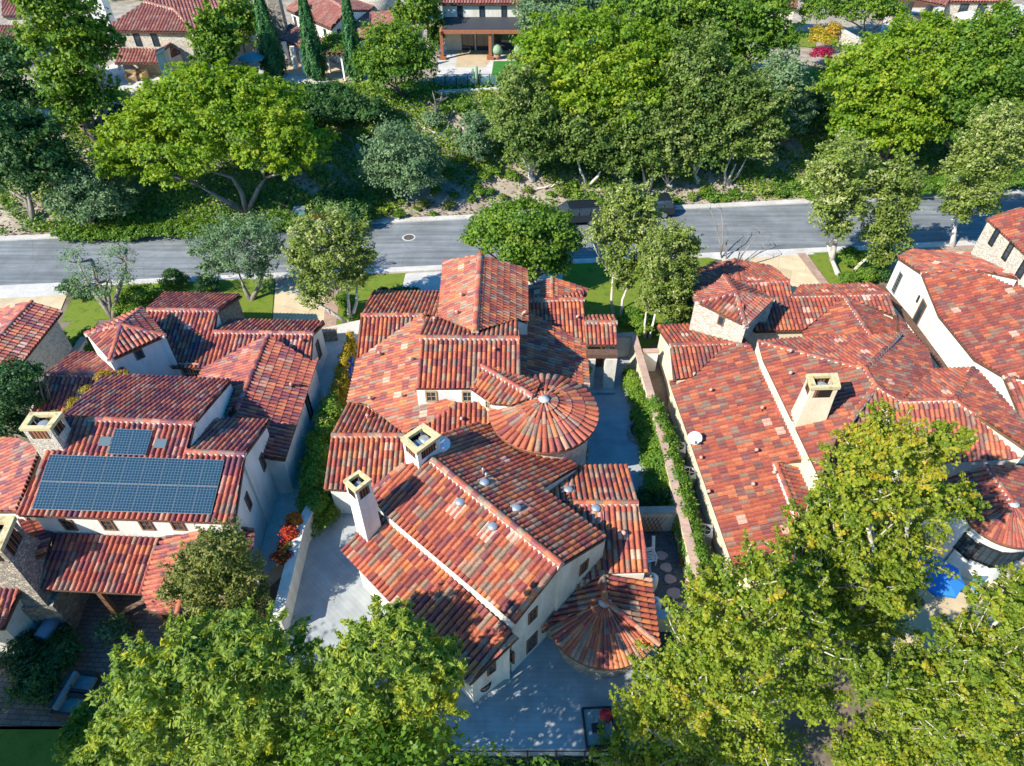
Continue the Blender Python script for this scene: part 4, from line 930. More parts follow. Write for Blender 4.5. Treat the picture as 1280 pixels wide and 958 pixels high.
def tree(name, label, cat, blobs, leaf='bright', size=.3, elong=1.5, dens=1.0, clump=.34, bark='bark_brown', base=None, bw=None, Y=None, tr=.22, group=None, twigs=0, hollow=.45, droop=0.0, up=.45, stems=None, fork=.42, seed=None, zcrown=True, nclump=None, crown='crown', limbs=True, spray=None):
    """blobs: (px, py, offset in plan y from the trunk, rx pixels, rz pixels[, tint][, ry metres])"""
    rng = np.random.default_rng(seed if seed is not None else int(abs(blobs[0][0]*13+blobs[0][1]*7)))
    g0 = None
    if bw is not None: g0 = np.array([bw[0], bw[1], 0.])
    elif base is not None: g0 = at_g(*base)
    Y0 = Y if Y is not None else float(g0[1]); B = []
    for b in blobs:
        d = ray(b[0], b[1]); yy = Y0+b[2]; c = C0+d*(yy/d[1]); c[2] = max(c[2], ground(c[0], c[1])+.4); k = pxm(c); tint = b[5] if len(b) > 5 else .5
        rx, rz = 1.08*b[3]/k, 1.08*b[4]/k/.9
        B.append((c, (rx, (b[6] if len(b) > 6 else rx), rz), tint))
    m = sum(c for c, _, _ in B)/len(B)
    g = g0 if g0 is not None else np.array([m[0], Y0, 0.])
    g = np.array([g[0], g[1], ground(g[0], g[1])-.05])
    r = empty(name, g, label, cat, group)
    mb = MB(); zc = min(c[2]-R[2]*.5 for c, R, _ in B); zc = max(zc, g[2]+.5)
    F_ = g+np.array([0, 0, 1.])*(zc-g[2])*fork*1.0; F_[:2] += (m[:2]-g[:2])*fork
    if stems:
        for s in stems: # extra stems: pixel path with heights
            P = [at_g(*q) for q in s]; P[0][2] -= .05
            mb.tube(P, [tr*(1-.75*i/(len(P)-1)) for i in range(len(P))], 7)
    elif limbs:
        flare = g.copy(); mid = (g+F_)/2+np.array([rng.normal()*.08, rng.normal()*.08, 0])
        mb.tube([g, g+np.array([0, 0, .35]), mid, F_], [tr*1.35, tr*1.05, tr*.92, tr*.8], 8)
    start = F_ if not stems else None
    ends = []
    if limbs:
        for c, R, _ in B:
            s = start if start is not None else min(([at_g(*q[-1]) for q in stems]), key=lambda e: np.linalg.norm(e-c))
            k = max(1, min(4, int(R[0]/.9)))
            P = limb(mb, s, c-np.array([0, 0, R[2]*.25]), tr*.55, tr*.2, rng); ends.append((P, c, R))
            for q in range(k+2):
                d = ell(rng, 1)[0]; d[2] = abs(d[2])*.7; limb(mb, P[rng.integers(2, 5)], c+d*np.array(R)*.7, tr*.2, tr*.06, rng, n=4, seg=5)
        for q in range(twigs):
            P, c, R = ends[rng.integers(0, len(ends))]; d = ell(rng, 1)[0]; d[2] = abs(d[2])*1.0+.15; d /= np.linalg.norm(d)
            e = c+d*np.array(R)*(.88+.2*rng.random()); s = P[rng.integers(1, 4)]; PP = limb(mb, s, e, .036, .008, rng, .1, 6, 4)
            for _ in range(3):
                dd = d+rng.normal(size=3)*.5; limb(mb, PP[rng.integers(1, 4)], PP[3]+dd*R[0]*.28, .016, .006, rng, .1, 3, 4)
    if mb.v: mb.build('trunk', M[bark], r)
    c_, n_, v_ = foliage(B, size, dens, clump, nclump, rng, up, hollow)
    if spray:
        sm = MB() if spray.get('wood') else None
        a_, b_, d_ = sprays(B, size*LSC, spray, rng, sm); c_ = np.concatenate([c_, a_]); n_ = np.concatenate([n_, b_]); v_ = np.concatenate([v_, d_])
        if sm is not None and sm.v: sm.build('branches', M[bark], r)
    global LEAFTOTAL; LEAFTOTAL += len(c_)
    leaf_mesh(crown, c_, n_, v_, size*LSC, elong, droop, LM[leaf], rng, r, origin=g)
    return r
def shrub(name, label, cat, blobs, leaf='hedge', size=.2, dens=1.0, clump=.4, elong=1.5, group=None, hollow=.55, seed=None, nclump=None, up=.45):
    rng = np.random.default_rng(seed if seed is not None else int(abs(blobs[0][0]*17+blobs[0][1]*5)))
    B = []
    for b in blobs:
        c = at_g(b[0], b[1], b[2]); B.append((c, (b[3], b[6] if len(b) > 6 else b[3], b[4]), b[5] if len(b) > 5 else .5))
    c_, n_, v_ = foliage(B, size, dens, clump, nclump, rng, up, hollow)
    global LEAFTOTAL; LEAFTOTAL += len(c_)
    g = B[0][0].copy(); g[2] = ground(g[0], g[1])
    o = leaf_mesh(name, c_, n_, v_, size*LSC, elong, 0, LM[leaf], rng, None, g); o.location = tuple(g); return tag(o, label, cat, group)
def hedge(name, label, path, width, height, leaf='hedge', size=.17, dens=1.0, tints=None, cat='hedge', z0=0.0, step=.55, group=None, taper=None):
    """a clipped or climbing hedge along a path of pixels taken at its top"""
    P = [at_g(x, y, height) for x, y in path]; rng = np.random.default_rng(int(path[0][0]*3+path[0][1])); B = []
    tints = tints or [.5]*len(P); wd = width if isinstance(width, (list, tuple)) else [width]*len(P)
    for i in range(len(P)-1):
        L = np.linalg.norm(P[i+1]-P[i]); n = max(1, int(L/step))
        for k in range(n):
            t = (k+.5)/n; c = P[i]*(1-t)+P[i+1]*t; w = wd[i]*(1-t)+wd[i+1]*t; g = ground(c[0], c[1])+z0; h = c[2]-g
            B.append((np.array([c[0]+rng.normal()*.05, c[1]+rng.normal()*.05, g+h*.5]), (w*.62, w*.62, h*.55*(1+rng.normal()*.07)), tints[i]*(1-t)+tints[i+1]*t))
    c_, n_, v_ = foliage(B, size, dens, .36, 22, rng, .4, .65)
    global LEAFTOTAL; LEAFTOTAL += len(c_)
    g = B[0][0].copy(); g[2] = ground(g[0], g[1]); o = leaf_mesh(name, c_, n_, v_, size*LSC, 1.5, 0, LM[leaf], rng, None, g); o.location = tuple(g); return tag(o, label, cat, group)

def cypress(x0, y0, x1, y1, wpx, label):
    """spire: foot at pixel (x1,y1), a higher point of its axis at pixel (x0,y0)"""
    g = at_g(x1, y1); rng = np.random.default_rng(int(x1)); d = ray(x0, y0); top = C0+d*(g[1]/d[1]); H = (top[2]-g[2])*1.12; R = wpx/pxm(g+np.array([0, 0, 3]))
    r = empty('cypress_tree', g, label, 'tree', 'cypresses in a row'); mb = MB(); mb.tube([g-np.array([0,0,.05]), g+np.array([0,0,H*.5])], [.16, .07], 7); mb.build('trunk', M['bark_brown'], r)
    n = 9000; t = rng.random(n)**1.15; a = rng.random(n)*2*math.pi; prof = np.where(t < .12, .55+.45*t/.12, (1-(t-.12)/.88)**.62)
    ridge = 1+.16*np.sin(a*5+t*9)+.10*np.sin(a*9-t*23)+rng.normal(size=n)*.07; rr = R*prof*ridge*(.72+.3*rng.random(n))
    ax = np.array([(top[0]-g[0])*0, 0]); P = np.stack([g[0]+rr*np.cos(a), g[1]+rr*np.sin(a), g[2]+.25+t*H], 1)
    Nn = np.stack([np.cos(a), np.sin(a), .35+rng.normal(size=n)*.3], 1)+rng.normal(size=(n, 3))*.3
    leaf_mesh('crown', P, Nn, .5+.18*np.sin(a*5+t*9)+rng.normal(size=n)*.12, .17, 2.6, -1.6, LM['cypress'], rng, r, g)
# ================================================================== trees across the road
G1 = 'trees on the bank across the road'
tree('plane_tree', 'tall narrow light green tree at upper left, taller than the roofs beside it', 'tree', [(55,8,0,30,34,.55),(85,30,.5,38,36,.6),(68,62,0,32,34,.55),(105,85,0,34,34,.6),(82,110,0,30,30,.5),(122,128,.3,26,30,.5),(95,150,0,24,26,.45),(130,62,.8,24,30,.4)], 'bright', .34, dens=.45, spray=dict(n=18, leaves=75, width=.12, bias=.45, reach=1.22), base=(125,196), tr=.26, bark='bark_grey', group=G1)
tree('shade_tree', 'dark bluish green tree with several grey trunks at the left edge above the road', 'tree', [(32,185,0,50,34,.35),(5,165,0,40,34,.4),(62,212,-.5,36,28,.3),(18,225,-.5,36,26,.3),(-20,205,0,40,40,.35)], 'dark', .3, dens=.7, spray=dict(n=10, leaves=60, width=.15, bias=.35, reach=1.2), base=(40,277), tr=.24, bark='bark_grey', group=G1, stems=[[(42,277,0),(32,250,1.2),(8,236,2.3)],[(42,277,0),(36,245,1.8),(30,215,3)]])
tree('dark_tree', 'small dark tree in front of the patio at the far upper left', 'tree', [(10,80,0,36,26,.45),(-8,110,0,30,26,.3),(30,130,0,30,24,.25),(150,170,0,26,28,.2)], 'dark', .3, dens=.7, spray=dict(n=10, leaves=60, width=.15, bias=.35, reach=1.2), base=(20,165), tr=.2, group=G1)
tree('olive_tree', 'grey green olive tree left of the big spreading tree by the far kerb', 'tree', [(112,235,0,36,30,.45),(88,252,-.3,26,22,.45),(138,252,-.3,30,24,.5),(120,262,-.6,36,18,.4)], 'olive', .24, 2.2, dens=.6, spray=dict(n=14, leaves=70, width=.13, bias=.4, reach=1.2), base=(112,280), tr=.18, group='olive trees')
tree('spreading_tree', 'wide yellow green spreading tree with forked pale trunk on the bank, largest on the left', 'tree',
     [(245,118,1.5,46,26,.55),(300,125,1.5,44,26,.5),(205,135,.5,40,26,.6),(345,140,1.0,40,26,.6),(180,160,-.5,38,24,.65),(240,152,-.5,48,28,.6),(300,160,-.8,46,28,.55),(355,168,-.5,40,28,.65),(385,190,-.3,30,24,.6),(155,188,-1.0,30,22,.6),(205,190,-1.5,42,26,.65),(255,196,-2.0,40,24,.6),(330,196,-2.0,34,22,.6),(150,215,-1.2,24,16,.6),(215,222,-2.2,32,16,.6),(285,108,1.6,34,16,.5),(262,106,1.0,30,16,.55),(322,114,.8,28,16,.5),(362,208,-1.5,26,18,.55)],
     'yellowgreen', .30, dens=.4, spray=dict(n=22, leaves=80, width=.12, bias=.3, reach=1.2, droop=.2), base=(305,263), tr=.26, bark='bark_grey', group=G1, clump=.3, stems=[[(308,264,0),(303,243,1.5),(290,222,2.9),(262,214,3.4)],[(305,264,0),(272,246,1.6),(248,232,2.4)],[(310,264,0),(322,238,1.6),(332,222,2.6)]])
tree('shade_tree', 'mid green tree between the stone house and the first cypress', 'tree', [(268,38,0,17,20,.5),(258,62,0,17,22,.5),(284,62,0,20,24,.55),(270,82,-.3,24,18,.45)], 'bright', .32, dens=.45, spray=dict(n=18, leaves=75, width=.12, bias=.45, reach=1.22), base=(265,112), tr=.2, group=G1)
tree('shade_tree', 'yellow green tree crown behind the first cypress at the top', 'tree', [(300,28,0,28,24,.65),(318,48,0,22,24,.6)], 'bright', .32, dens=.45, spray=dict(n=18, leaves=75, width=.12, bias=.45, reach=1.22), base=(305,85), tr=.2, group=G1)
cypress(322, 0, 346, 97, 16, 'leftmost of three tall dark cypresses, left of the columned porch')
cypress(386, 0, 397, 100, 14, 'middle one of three tall dark cypresses, between porch columns and pergola')
cypress(439, 0, 447, 102, 12, 'rightmost of three tall dark cypresses, right beside the timber pergola')
tree('orange_tree', 'dense round bright green tree right of the third cypress', 'tree', [(495,78,0,40,34,.5),(470,88,0,26,24,.45),(520,86,-.2,26,26,.5),(498,100,-.4,34,20,.4),(495,55,.2,30,20,.6)], 'bright', .28, dens=.45, spray=dict(n=18, leaves=75, width=.12, bias=.45, reach=1.22), base=(505,124), tr=.16, group=G1, hollow=.65)
tree('shade_tree', 'yellowish tree crown at the top edge left of the dark awning', 'tree', [(522,8,0,26,22,.65),(535,30,0,18,22,.5),(508,28,0,16,18,.6),(545,55,0,10,20,.3)], 'bright', .3, dens=.45, spray=dict(n=18, leaves=75, width=.12, bias=.45, reach=1.22), base=(525,70), tr=.16, group=G1)
tree('shade_tree', 'green treetop peeping over the stone house roofs at the top edge, left', 'tree', [(160,-6,0,22,14,.5),(190,-10,0,22,14,.5)], 'bright', .34, Y=96, tr=.2, group=G1)
tree('shade_tree', 'green treetop behind the white house with the porch at the top edge', 'tree', [(318,-2,0,20,14,.5),(345,-8,0,20,14,.55)], 'bright', .34, Y=96, tr=.2, group=G1)
hedge('hedge', 'tall dark hedge below the three cypresses', [(325,112),(360,118),(400,122),(440,118),(470,126)], 2.2, 2.6, 'dark', .28, tints=[.5,.45,.45,.4,.4])
hedge('hedge', 'rough dark green hedge in front of the patio below the white house', [(290,95),(330,100),(370,104),(430,104)], 1.6, 2.0, 'dark', .26, tints=[.45]*4)
shrub('shrub', 'small round tree in front of the white house between two cypresses', 'shrub', [(422,62,2.2,1.7,1.3,.6)], 'bright', .24)
tree('olive_tree', 'rounded silvery green olive on the left of the bank slope', 'tree', [(495,190,0,34,30,.45),(520,205,-.3,34,28,.5),(482,212,-.5,30,26,.4),(508,228,-.8,38,20,.42),(535,222,-.5,20,18,.45)], 'olive', .22, 2.2, dens=.6, spray=dict(n=14, leaves=70, width=.13, bias=.4, reach=1.2), base=(503,247), tr=.16, group='olive trees')
tree('olive_tree', 'smaller silvery green olive high on the bank left of the white trunk', 'tree', [(594,170,0,20,22,.45),(596,190,-.2,22,18,.4)], 'olive', .22, 2.2, dens=.6, spray=dict(n=14, leaves=70, width=.13, bias=.4, reach=1.2), base=(594,209), tr=.13, group='olive trees')
tree('brush_tree', 'dark olive green tree on one straight white trunk above the parked car', 'tree', [(652,120,.3,30,30,.55),(635,150,0,26,26,.5),(672,150,0,30,28,.45),(650,172,-.3,36,24,.45),(660,192,-.5,34,18,.4),(690,175,0,22,26,.35)], 'brush', .26, dens=.4, spray=dict(n=20, leaves=70, width=.12, bias=.6, reach=1.22), base=(665,226), tr=.24, bark='bark_white', group=G1, seed=5)
tree('brush_tree', 'dark leaning tree with a slanting pale trunk right of the straight white trunk', 'tree', [(728,160,0,30,26,.45),(745,182,-.3,30,24,.4),(722,198,-.5,24,18,.45),(752,205,-.4,22,18,.35)], 'brush', .26, dens=.4, spray=dict(n=20, leaves=70, width=.12, bias=.6, reach=1.22), base=(733,233), tr=.17, bark='bark_white', group=G1, stems=[[(735,233,0),(726,215,1.1),(720,190,2.6)],[(735,233,0),(748,220,1.2),(755,205,2.2)]])
tree('brush_tree', 'dark tree with twin white trunks in the middle of the roadside row', 'tree', [(790,160,.4,30,28,.45),(775,185,0,28,24,.45),(805,192,-.2,28,24,.4),(785,208,-.4,26,16,.4)], 'brush', .26, dens=.4, spray=dict(n=20, leaves=70, width=.12, bias=.6, reach=1.22), base=(810,236), tr=.17, bark='bark_white', group=G1, stems=[[(808,236,0),(805,222,1),(802,205,2.2)],[(812,236,0),(816,222,1),(815,205,2)]])
tree('brush_tree', 'lighter grey green tree on thin white trunks above the hidden second car', 'tree', [(828,165,0,24,26,.65),(838,190,-.2,26,24,.7),(825,212,-.4,22,18,.6),(848,212,-.2,18,18,.55)], 'brush', .26, dens=.4, spray=dict(n=20, leaves=70, width=.12, bias=.6, reach=1.22), base=(838,236), tr=.14, bark='bark_white', group=G1)
tree('brush_tree', 'tall dark mass of foliage behind the roadside row, left of the leaning white trunks', 'tree', [(872,85,1,32,34,.45),(860,125,.5,34,34,.5),(892,115,.8,30,34,.4),(875,160,0,32,30,.45),(850,155,0,26,28,.55),(900,150,.3,28,30,.4),(880,195,-.3,32,24,.35)], 'brush', .28, dens=.4, spray=dict(n=20, leaves=70, width=.12, bias=.6, reach=1.22), base=(872,228), tr=.2, bark='bark_white', group=G1)
tree('brush_tree', 'dark tree on three white trunks fanning out beside the bare bank', 'tree', [(925,120,.5,30,28,.45),(955,140,.5,28,28,.5),(930,158,0,30,26,.5),(915,190,-.3,22,22,.5),(958,172,0,26,26,.5),(945,195,-.2,22,18,.5)], 'brush', .26, dens=.4, spray=dict(n=20, leaves=70, width=.12, bias=.6, reach=1.22), base=(908,232), tr=.15, bark='bark_white', group=G1, stems=[[(907,232,0),(906,215,1.2),(912,200,2.4)],[(909,232,0),(914,218,1.1),(920,205,2)],[(911,232,0),(922,220,1.0),(934,196,2.6)]])
tree('olive_tree', 'grey green olive tree right of the three white trunks, before the round dome shrub', 'tree', [(978,100,0,26,26,.5),(985,130,0,26,26,.4),(992,152,0,22,20,.35),(970,150,0,22,24,.4)], 'olive', .24, 2.2, dens=.6, spray=dict(n=14, leaves=70, width=.13, bias=.4, reach=1.2), base=(985,190), tr=.15, group='olive trees')
big = [(690,60,3,44,30,.5),(735,50,3,46,30,.5),(790,60,3,44,30,.45),(680,95,1,40,30,.6),(725,95,1,46,32,.65),(775,95,1,44,32,.6),(820,95,2,38,30,.45),(720,130,-.5,42,28,.65),(765,135,-.5,40,28,.65),(805,130,0,36,28,.5),(690,130,-.5,32,26,.6),(750,160,-1,34,20,.6)]
tree('spreading_tree', 'broad bright green tree hiding the right end of the dark awning', 'tree', big, 'yellowgreen', .32, dens=.4, spray=dict(n=22, leaves=80, width=.12, bias=.3, reach=1.2, droop=.2), base=(745,205), tr=.3, group=G1, clump=.3)
tree('shade_tree', 'bluish green feathery tree at the top right of the awning house', 'tree', [(690,15,0,40,28,.5),(730,10,0,36,26,.45),(760,28,0,34,26,.4),(665,35,0,22,20,.55)], 'olive', .30, 1.8, dens=.6, spray=dict(n=14, leaves=70, width=.13, bias=.4, reach=1.2), base=(715,75), tr=.24, group=G1)
tree('shade_tree', 'bright green spreading crown at the top edge right of centre', 'tree', [(800,15,0,44,28,.5),(850,12,0,44,28,.55),(895,20,0,42,28,.5),(835,45,-1,44,28,.5),(880,55,-1,44,28,.45),(925,40,0,40,30,.5),(955,20,0,36,26,.55),(960,60,-1,34,28,.45),(905,85,-1.5,36,24,.4)], 'bright', .34, dens=.45, spray=dict(n=18, leaves=75, width=.12, bias=.45, reach=1.22), base=(880,125), tr=.3, group=G1)
tree('spreading_tree', 'huge yellow green spreading tree at the right of the bank, the brightest one', 'tree',
     [(1085,80,2,42,26,.6),(1130,62,3,42,26,.55),(1165,50,3.5,36,22,.6),(1060,110,.5,38,26,.6),(1110,108,.5,44,28,.65),(1160,95,1.5,42,28,.65),(1085,140,-.5,40,26,.55),(1135,140,-.5,42,26,.65),(1070,165,-1,34,22,.45),(1115,175,-1.5,36,20,.6),(1155,160,-.5,28,22,.5)], 'yellowgreen', .31, dens=.4, spray=dict(n=22, leaves=80, width=.12, bias=.3, reach=1.2, droop=.2), base=(1115,218), tr=.3, group=G1, clump=.3)
tree('spreading_tree', 'darker green spreading tree at the right edge beside the brightest one', 'tree', [(1215,60,2,42,28,.45),(1255,50,3,40,30,.5),(1200,95,.5,40,30,.5),(1245,95,1,44,30,.45),(1280,90,1,36,32,.45),(1190,135,-.5,36,28,.4),(1230,140,0,40,30,.4),(1275,135,0,36,30,.4),(1185,170,-1,28,20,.35),(1225,180,-.8,36,20,.3)], 'bright', .32, dens=.45, spray=dict(n=18, leaves=75, width=.12, bias=.45, reach=1.22), base=(1215,222), tr=.3, group=G1)
tree('shade_tree', 'green tree in the garden at the top right, left of the white parasol', 'tree', [(1085,10,0,34,22,.55),(1060,20,0,22,18,.5),(1110,22,0,20,18,.5)], 'bright', .3, dens=.45, spray=dict(n=18, leaves=75, width=.12, bias=.45, reach=1.22), base=(1085,48), tr=.18, group=G1)
tree('shade_tree', 'low round tree in the small lawn at the top right, left of the golden shrub', 'tree', [(1022,18,0,22,20,.6)], 'bright', .28, dens=.45, spray=dict(n=18, leaves=75, width=.12, bias=.45, reach=1.22), base=(1022,46), tr=.12, group=G1)
shrub('shrub', 'golden yellow flowering shrub above the crimson one', 'shrub', [(1028,52,1.0,1.3,1.0,.5),(1040,42,1.0,1.1,1.0,.6),(1022,42,1,.9,.8,.45)], 'gold', .22)
shrub('shrub', 'crimson flowering shrub at upper right on the terrace edge', 'shrub', [(1027,69,1.0,1.05,.8,.5)], 'crimson', .2)
shrub('clipped_shrub', 'big dark dome shaped clipped shrub on the right of the bank', 'shrub', [(1024,138,1.5,1.75,2.1,.5),(1014,155,.9,1.3,1.1,.4)], 'dark', .2, 1.2, .3, hollow=.8)
shrub('clipped_shrub', 'narrow dark clipped shrub touching the dome shaped one', 'shrub', [(1056,148,1.2,1.0,1.8,.45)], 'dark', .2, 1.1, .35, hollow=.7)
hedge('hedge', 'long bright green hedge along the far kerb at right', [(1145,228),(1175,223),(1200,220),(1290,214)], 1.5, 1.6, 'hedge', .22, tints=[.45]*4)
hedge('hedge', 'low green hedge at the foot of the huge yellow green tree', [(1075,186),(1105,198),(1115,208)], 1.3, 1.3, 'hedge', .22, tints=[.5]*3)
hedge('flower_hedge', 'low hedge with orange red flowers on the far kerb left of the round manhole', [(392,268),(425,272),(455,278)], 1.0, .8, 'red', .16, tints=[.3,.25,.35])
hedge('hedge', 'tall hedge of dense dark leaves right of the big forked trunk', [(408,236),(428,250),(446,258)], 2.0, 2.0, 'dark', .24, tints=[.5]*3)
hedge('hedge', 'low leafy hedge along the far kerb at the left edge', [(70,288),(130,286),(200,284)], 1.5, .9, 'bright', .22, tints=[.45,.5,.4])
hedge('hedge', 'low leafy hedge along the far kerb in front of the big forked trunk', [(212,279),(260,280),(300,276),(365,272)], 1.7, 1.0, 'bright', .22, tints=[.55,.5,.5,.45])
# ------------------------------------------------------------------ single shrubs scattered along the bare bank
sp = [(448,300,.5),(470,272,.7),(500,270,.8),(520,262,.5),(540,268,.5),(562,258,.8),(590,250,.6),(598,240,1.0),(612,240,.7),(628,248,.7),(545,240,.8),(568,246,.7),(688,243,.6),(700,240,.9),(716,232,.8),(720,243,.6),(745,252,.9),(760,243,.8),(780,240,.9),(830,250,1.0),(845,252,.7),(866,246,.8),(880,242,.8),(918,243,.9),(935,246,.7),(960,237,1.2),(975,240,1.1),(992,232,.8),(480,262,.8),(530,256,.9),(605,222,1.0),(640,222,1.0),(620,215,.9),(660,238,.6),(905,250,.6),(890,250,.7),(1010,245,1.0),(1000,228,.9),(555,140,1.0),(580,133,1.1),(610,130,.9),(470,160,1.1),(455,172,1.0),(545,160,.8),(560,215,1.0),(470,200,1.0),(575,200,.8),(620,165,.9),(625,190,.9),(1040,205,1.0),(1065,215,1.0),(1090,220,.9),(1050,190,.8)]
for k, (x, y, r) in enumerate(sp):
    lf = ['hedge', 'euc', 'bright', 'hedge'][k % 4]
    shrub('shrub', ['small yellowish shrub growing on the bare bank across the road', 'small grey green shrub growing on the bare bank across the road', 'small bright green shrub growing on the bare bank across the road', 'small yellowish shrub growing on the bare bank across the road'][k % 4], 'shrub', [(x, y, r*.35, r*.62, r*.5, .5+.1*math.sin(k*2.1))], lf, .17, 1.0, .42, group='shrubs dotted over the bank', hollow=.6, seed=k+100)
def groundcover():
    rng = np.random.default_rng(77); C, Nn, V = [], [], []
    for _ in range(150000):
        x = rng.uniform(-48, 52); d = rng.uniform(1.0, 17); y = kerb_far(x)+d
        k = math.sin(x*.55+1.3)*math.cos(d*.7+x*.21)+.55*math.sin(x*1.7+d*1.9)+.4*math.sin(x*.19)
        lush = 1.0 if (x < -9 or x > 16) else (1.1 if d > 5 else -.1)
        if d < 3.2 and -9 < x < 22: lush -= .55
        if k+lush+rng.normal()*.35 < .1: continue
        C.append((x, y, ground(x, y)+abs(rng.normal())*.26)); Nn.append((rng.normal()*.7, -.25+rng.normal()*.6, 1)); V.append(.55+.25*math.sin(x*.9+d)*math.sin(d*.8-x*.3)+rng.normal()*.16)
    o = leaf_mesh('ground_cover', np.array(C), np.array(Nn), np.array(V), .20, 1.4, 0, LM['hedge'], rng); tag(o, kind='stuff')
    C, Nn, V = [], [], []
    for _ in range(16000):
        x = rng.uniform(-48, 52); d = rng.uniform(.7, 17); y = kerb_far(x)+d; C.append((x, y, ground(x, y)+.03+abs(rng.normal())*.03)); Nn.append((rng.normal()*.3, rng.normal()*.3, 1)); V.append(rng.random())
    LM['litter'] = leafmat('leaf_litter', [(0, (.07,.045,.025)), (.5, (.2,.15,.10)), (1, (.42,.36,.28))], .05)
    o = leaf_mesh('leaf_litter', np.array(C), np.array(Nn), np.array(V), .22, 1.6, 0, LM['litter'], rng); tag(o, kind='stuff')
groundcover()
# ================================================================== trees on the near side of the road
G2 = 'street trees on the near side'
tree('eucalyptus_tree', 'tall pale leaved tree on a thick white trunk right of the tan driveway', 'tree', [(1048,205,0,30,26,.6),(1030,228,0,26,24,.65),(1066,232,0,26,24,.6),(1040,255,-.2,28,24,.6),(1062,265,0,22,22,.55),(1028,272,-.2,18,20,.6),(1045,290,-.3,18,16,.5)], 'euc', .2, 1.8, dens=.3, spray=dict(n=20, leaves=62, width=.12, bias=.6, reach=1.25), base=(1048,346), tr=.22, bark='bark_white', group=G2, clump=.21, stems=[[(1050,347,0),(1040,325,.6),(1034,305,1.6)],[(1040,325,.6),(1046,290,2.6),(1048,260,4)]], twigs=8)
tree('eucalyptus_tree', 'greener leaning tree right beside the thick white trunk', 'tree', [(1118,228,0,26,22,.5),(1100,250,0,26,24,.5),(1128,255,0,22,24,.55),(1110,278,-.2,28,24,.5),(1095,302,-.3,22,20,.5),(1118,305,-.2,20,20,.5),(1098,325,-.5,16,12,.45)], 'euc', .2, 1.8, dens=.3, spray=dict(n=20, leaves=62, width=.12, bias=.6, reach=1.25), base=(1066,342), tr=.17, bark='bark_white', group=G2, clump=.3, stems=[[(1064,344,0),(1075,330,.7),(1090,318,1.2),(1102,290,2.5)]], twigs=4)
tree('eucalyptus_tree', 'leafy tree on a stout white trunk before the stone tower at right', 'tree', [(1240,165,0,30,24,.65),(1262,190,0,26,26,.6),(1222,195,0,30,26,.65),(1200,220,-.2,26,24,.55),(1235,228,0,28,26,.5),(1205,250,-.2,28,24,.55),(1230,262,0,20,18,.4),(1192,270,-.3,20,18,.5),(1270,160,.5,22,22,.6)], 'euc', .2, 1.8, dens=.3, spray=dict(n=20, leaves=62, width=.12, bias=.6, reach=1.25), base=(1190,308), tr=.24, bark='bark_white', group=G2, clump=.28, stems=[[(1190,309,0),(1193,288,1.2),(1196,270,2.2)],[(1196,270,2.2),(1215,235,4)]], twigs=8)
tree('eucalyptus_tree', 'round pale leaved tree left of the middle house on leaning white trunks', 'tree', [(412,290,0,36,22,.6),(440,300,0,28,24,.55),(388,305,-.2,28,24,.6),(420,325,-.3,36,24,.6),(450,330,0,22,22,.5),(378,330,-.3,20,22,.6),(400,352,-.4,30,18,.55),(440,352,-.3,22,16,.5),(395,372,-.6,24,12,.55)], 'euc', .17, 1.7, dens=.3, spray=dict(n=20, leaves=62, width=.12, bias=.6, reach=1.25), base=(434,404), tr=.16, bark='bark_white', group=G2, clump=.21, stems=[[(436,405,0),(418,393,.8),(398,380,1.5),(388,362,2.2)],[(436,405,0),(436,380,1.3),(432,345,3)],[(437,405,0),(446,378,1.2),(446,348,2.6)]], twigs=8)
tree('olive_tree', 'olive tree with open grey green crown behind the stone gable of the left house', 'tree', [(290,300,0,34,20,.5),(325,295,0,26,18,.55),(262,312,-.2,22,18,.5),(305,322,-.3,38,20,.55),(338,318,0,18,18,.5),(270,338,-.4,20,14,.5),(325,345,-.3,20,16,.5)], 'olive', .16, 2.2, .16, .3, spray=dict(n=22, leaves=60, width=.11, bias=.4, reach=1.25), base=(314,374), tr=.2, bark='bark_grey', group='olive trees', stems=[[(314,376,0),(306,362,.6),(298,340,1.8)],[(314,376,0),(325,355,1.0),(332,335,2)]], twigs=14)
tree('olive_tree', 'nearly bare olive tree with bent grey limbs beside the turret of the left house', 'tree', [(95,325,0,18,16,.5),(120,345,-.2,22,18,.45),(150,325,0,22,18,.55),(135,365,-.3,22,14,.5),(105,365,-.2,20,14,.5),(158,350,0,14,14,.5)], 'olive', .14, 2.0, .08, .4, spray=dict(n=7, leaves=26, width=.16, bias=.4, reach=1.3), base=(141,395), tr=.2, bark='bark_grey', group='olive trees', stems=[[(141,397,0),(128,380,.8),(112,360,1.6),(98,330,3)],[(141,397,0),(135,370,1.3),(118,348,2.6),(114,325,3.6)],[(141,397,0),(146,370,1.3),(156,340,2.8),(158,312,4)],[(138,390,.3),(130,372,1.0),(135,350,2)]], twigs=16)
tree('shade_tree', 'bright broad leaved tree just behind the ridge of the middle house', 'tree', [(650,275,0,40,20,.6),(615,285,-.2,30,20,.6),(690,285,0,30,22,.55),(640,300,-.4,42,20,.6),(600,302,-.2,24,18,.6),(680,310,-.3,36,22,.55),(710,302,0,18,18,.5),(660,328,-.5,40,16,.5),(695,330,-.3,22,14,.45)], 'bright', .24, 1.3, base=(668,362), tr=.2, group=G2, clump=.3, dens=.9)
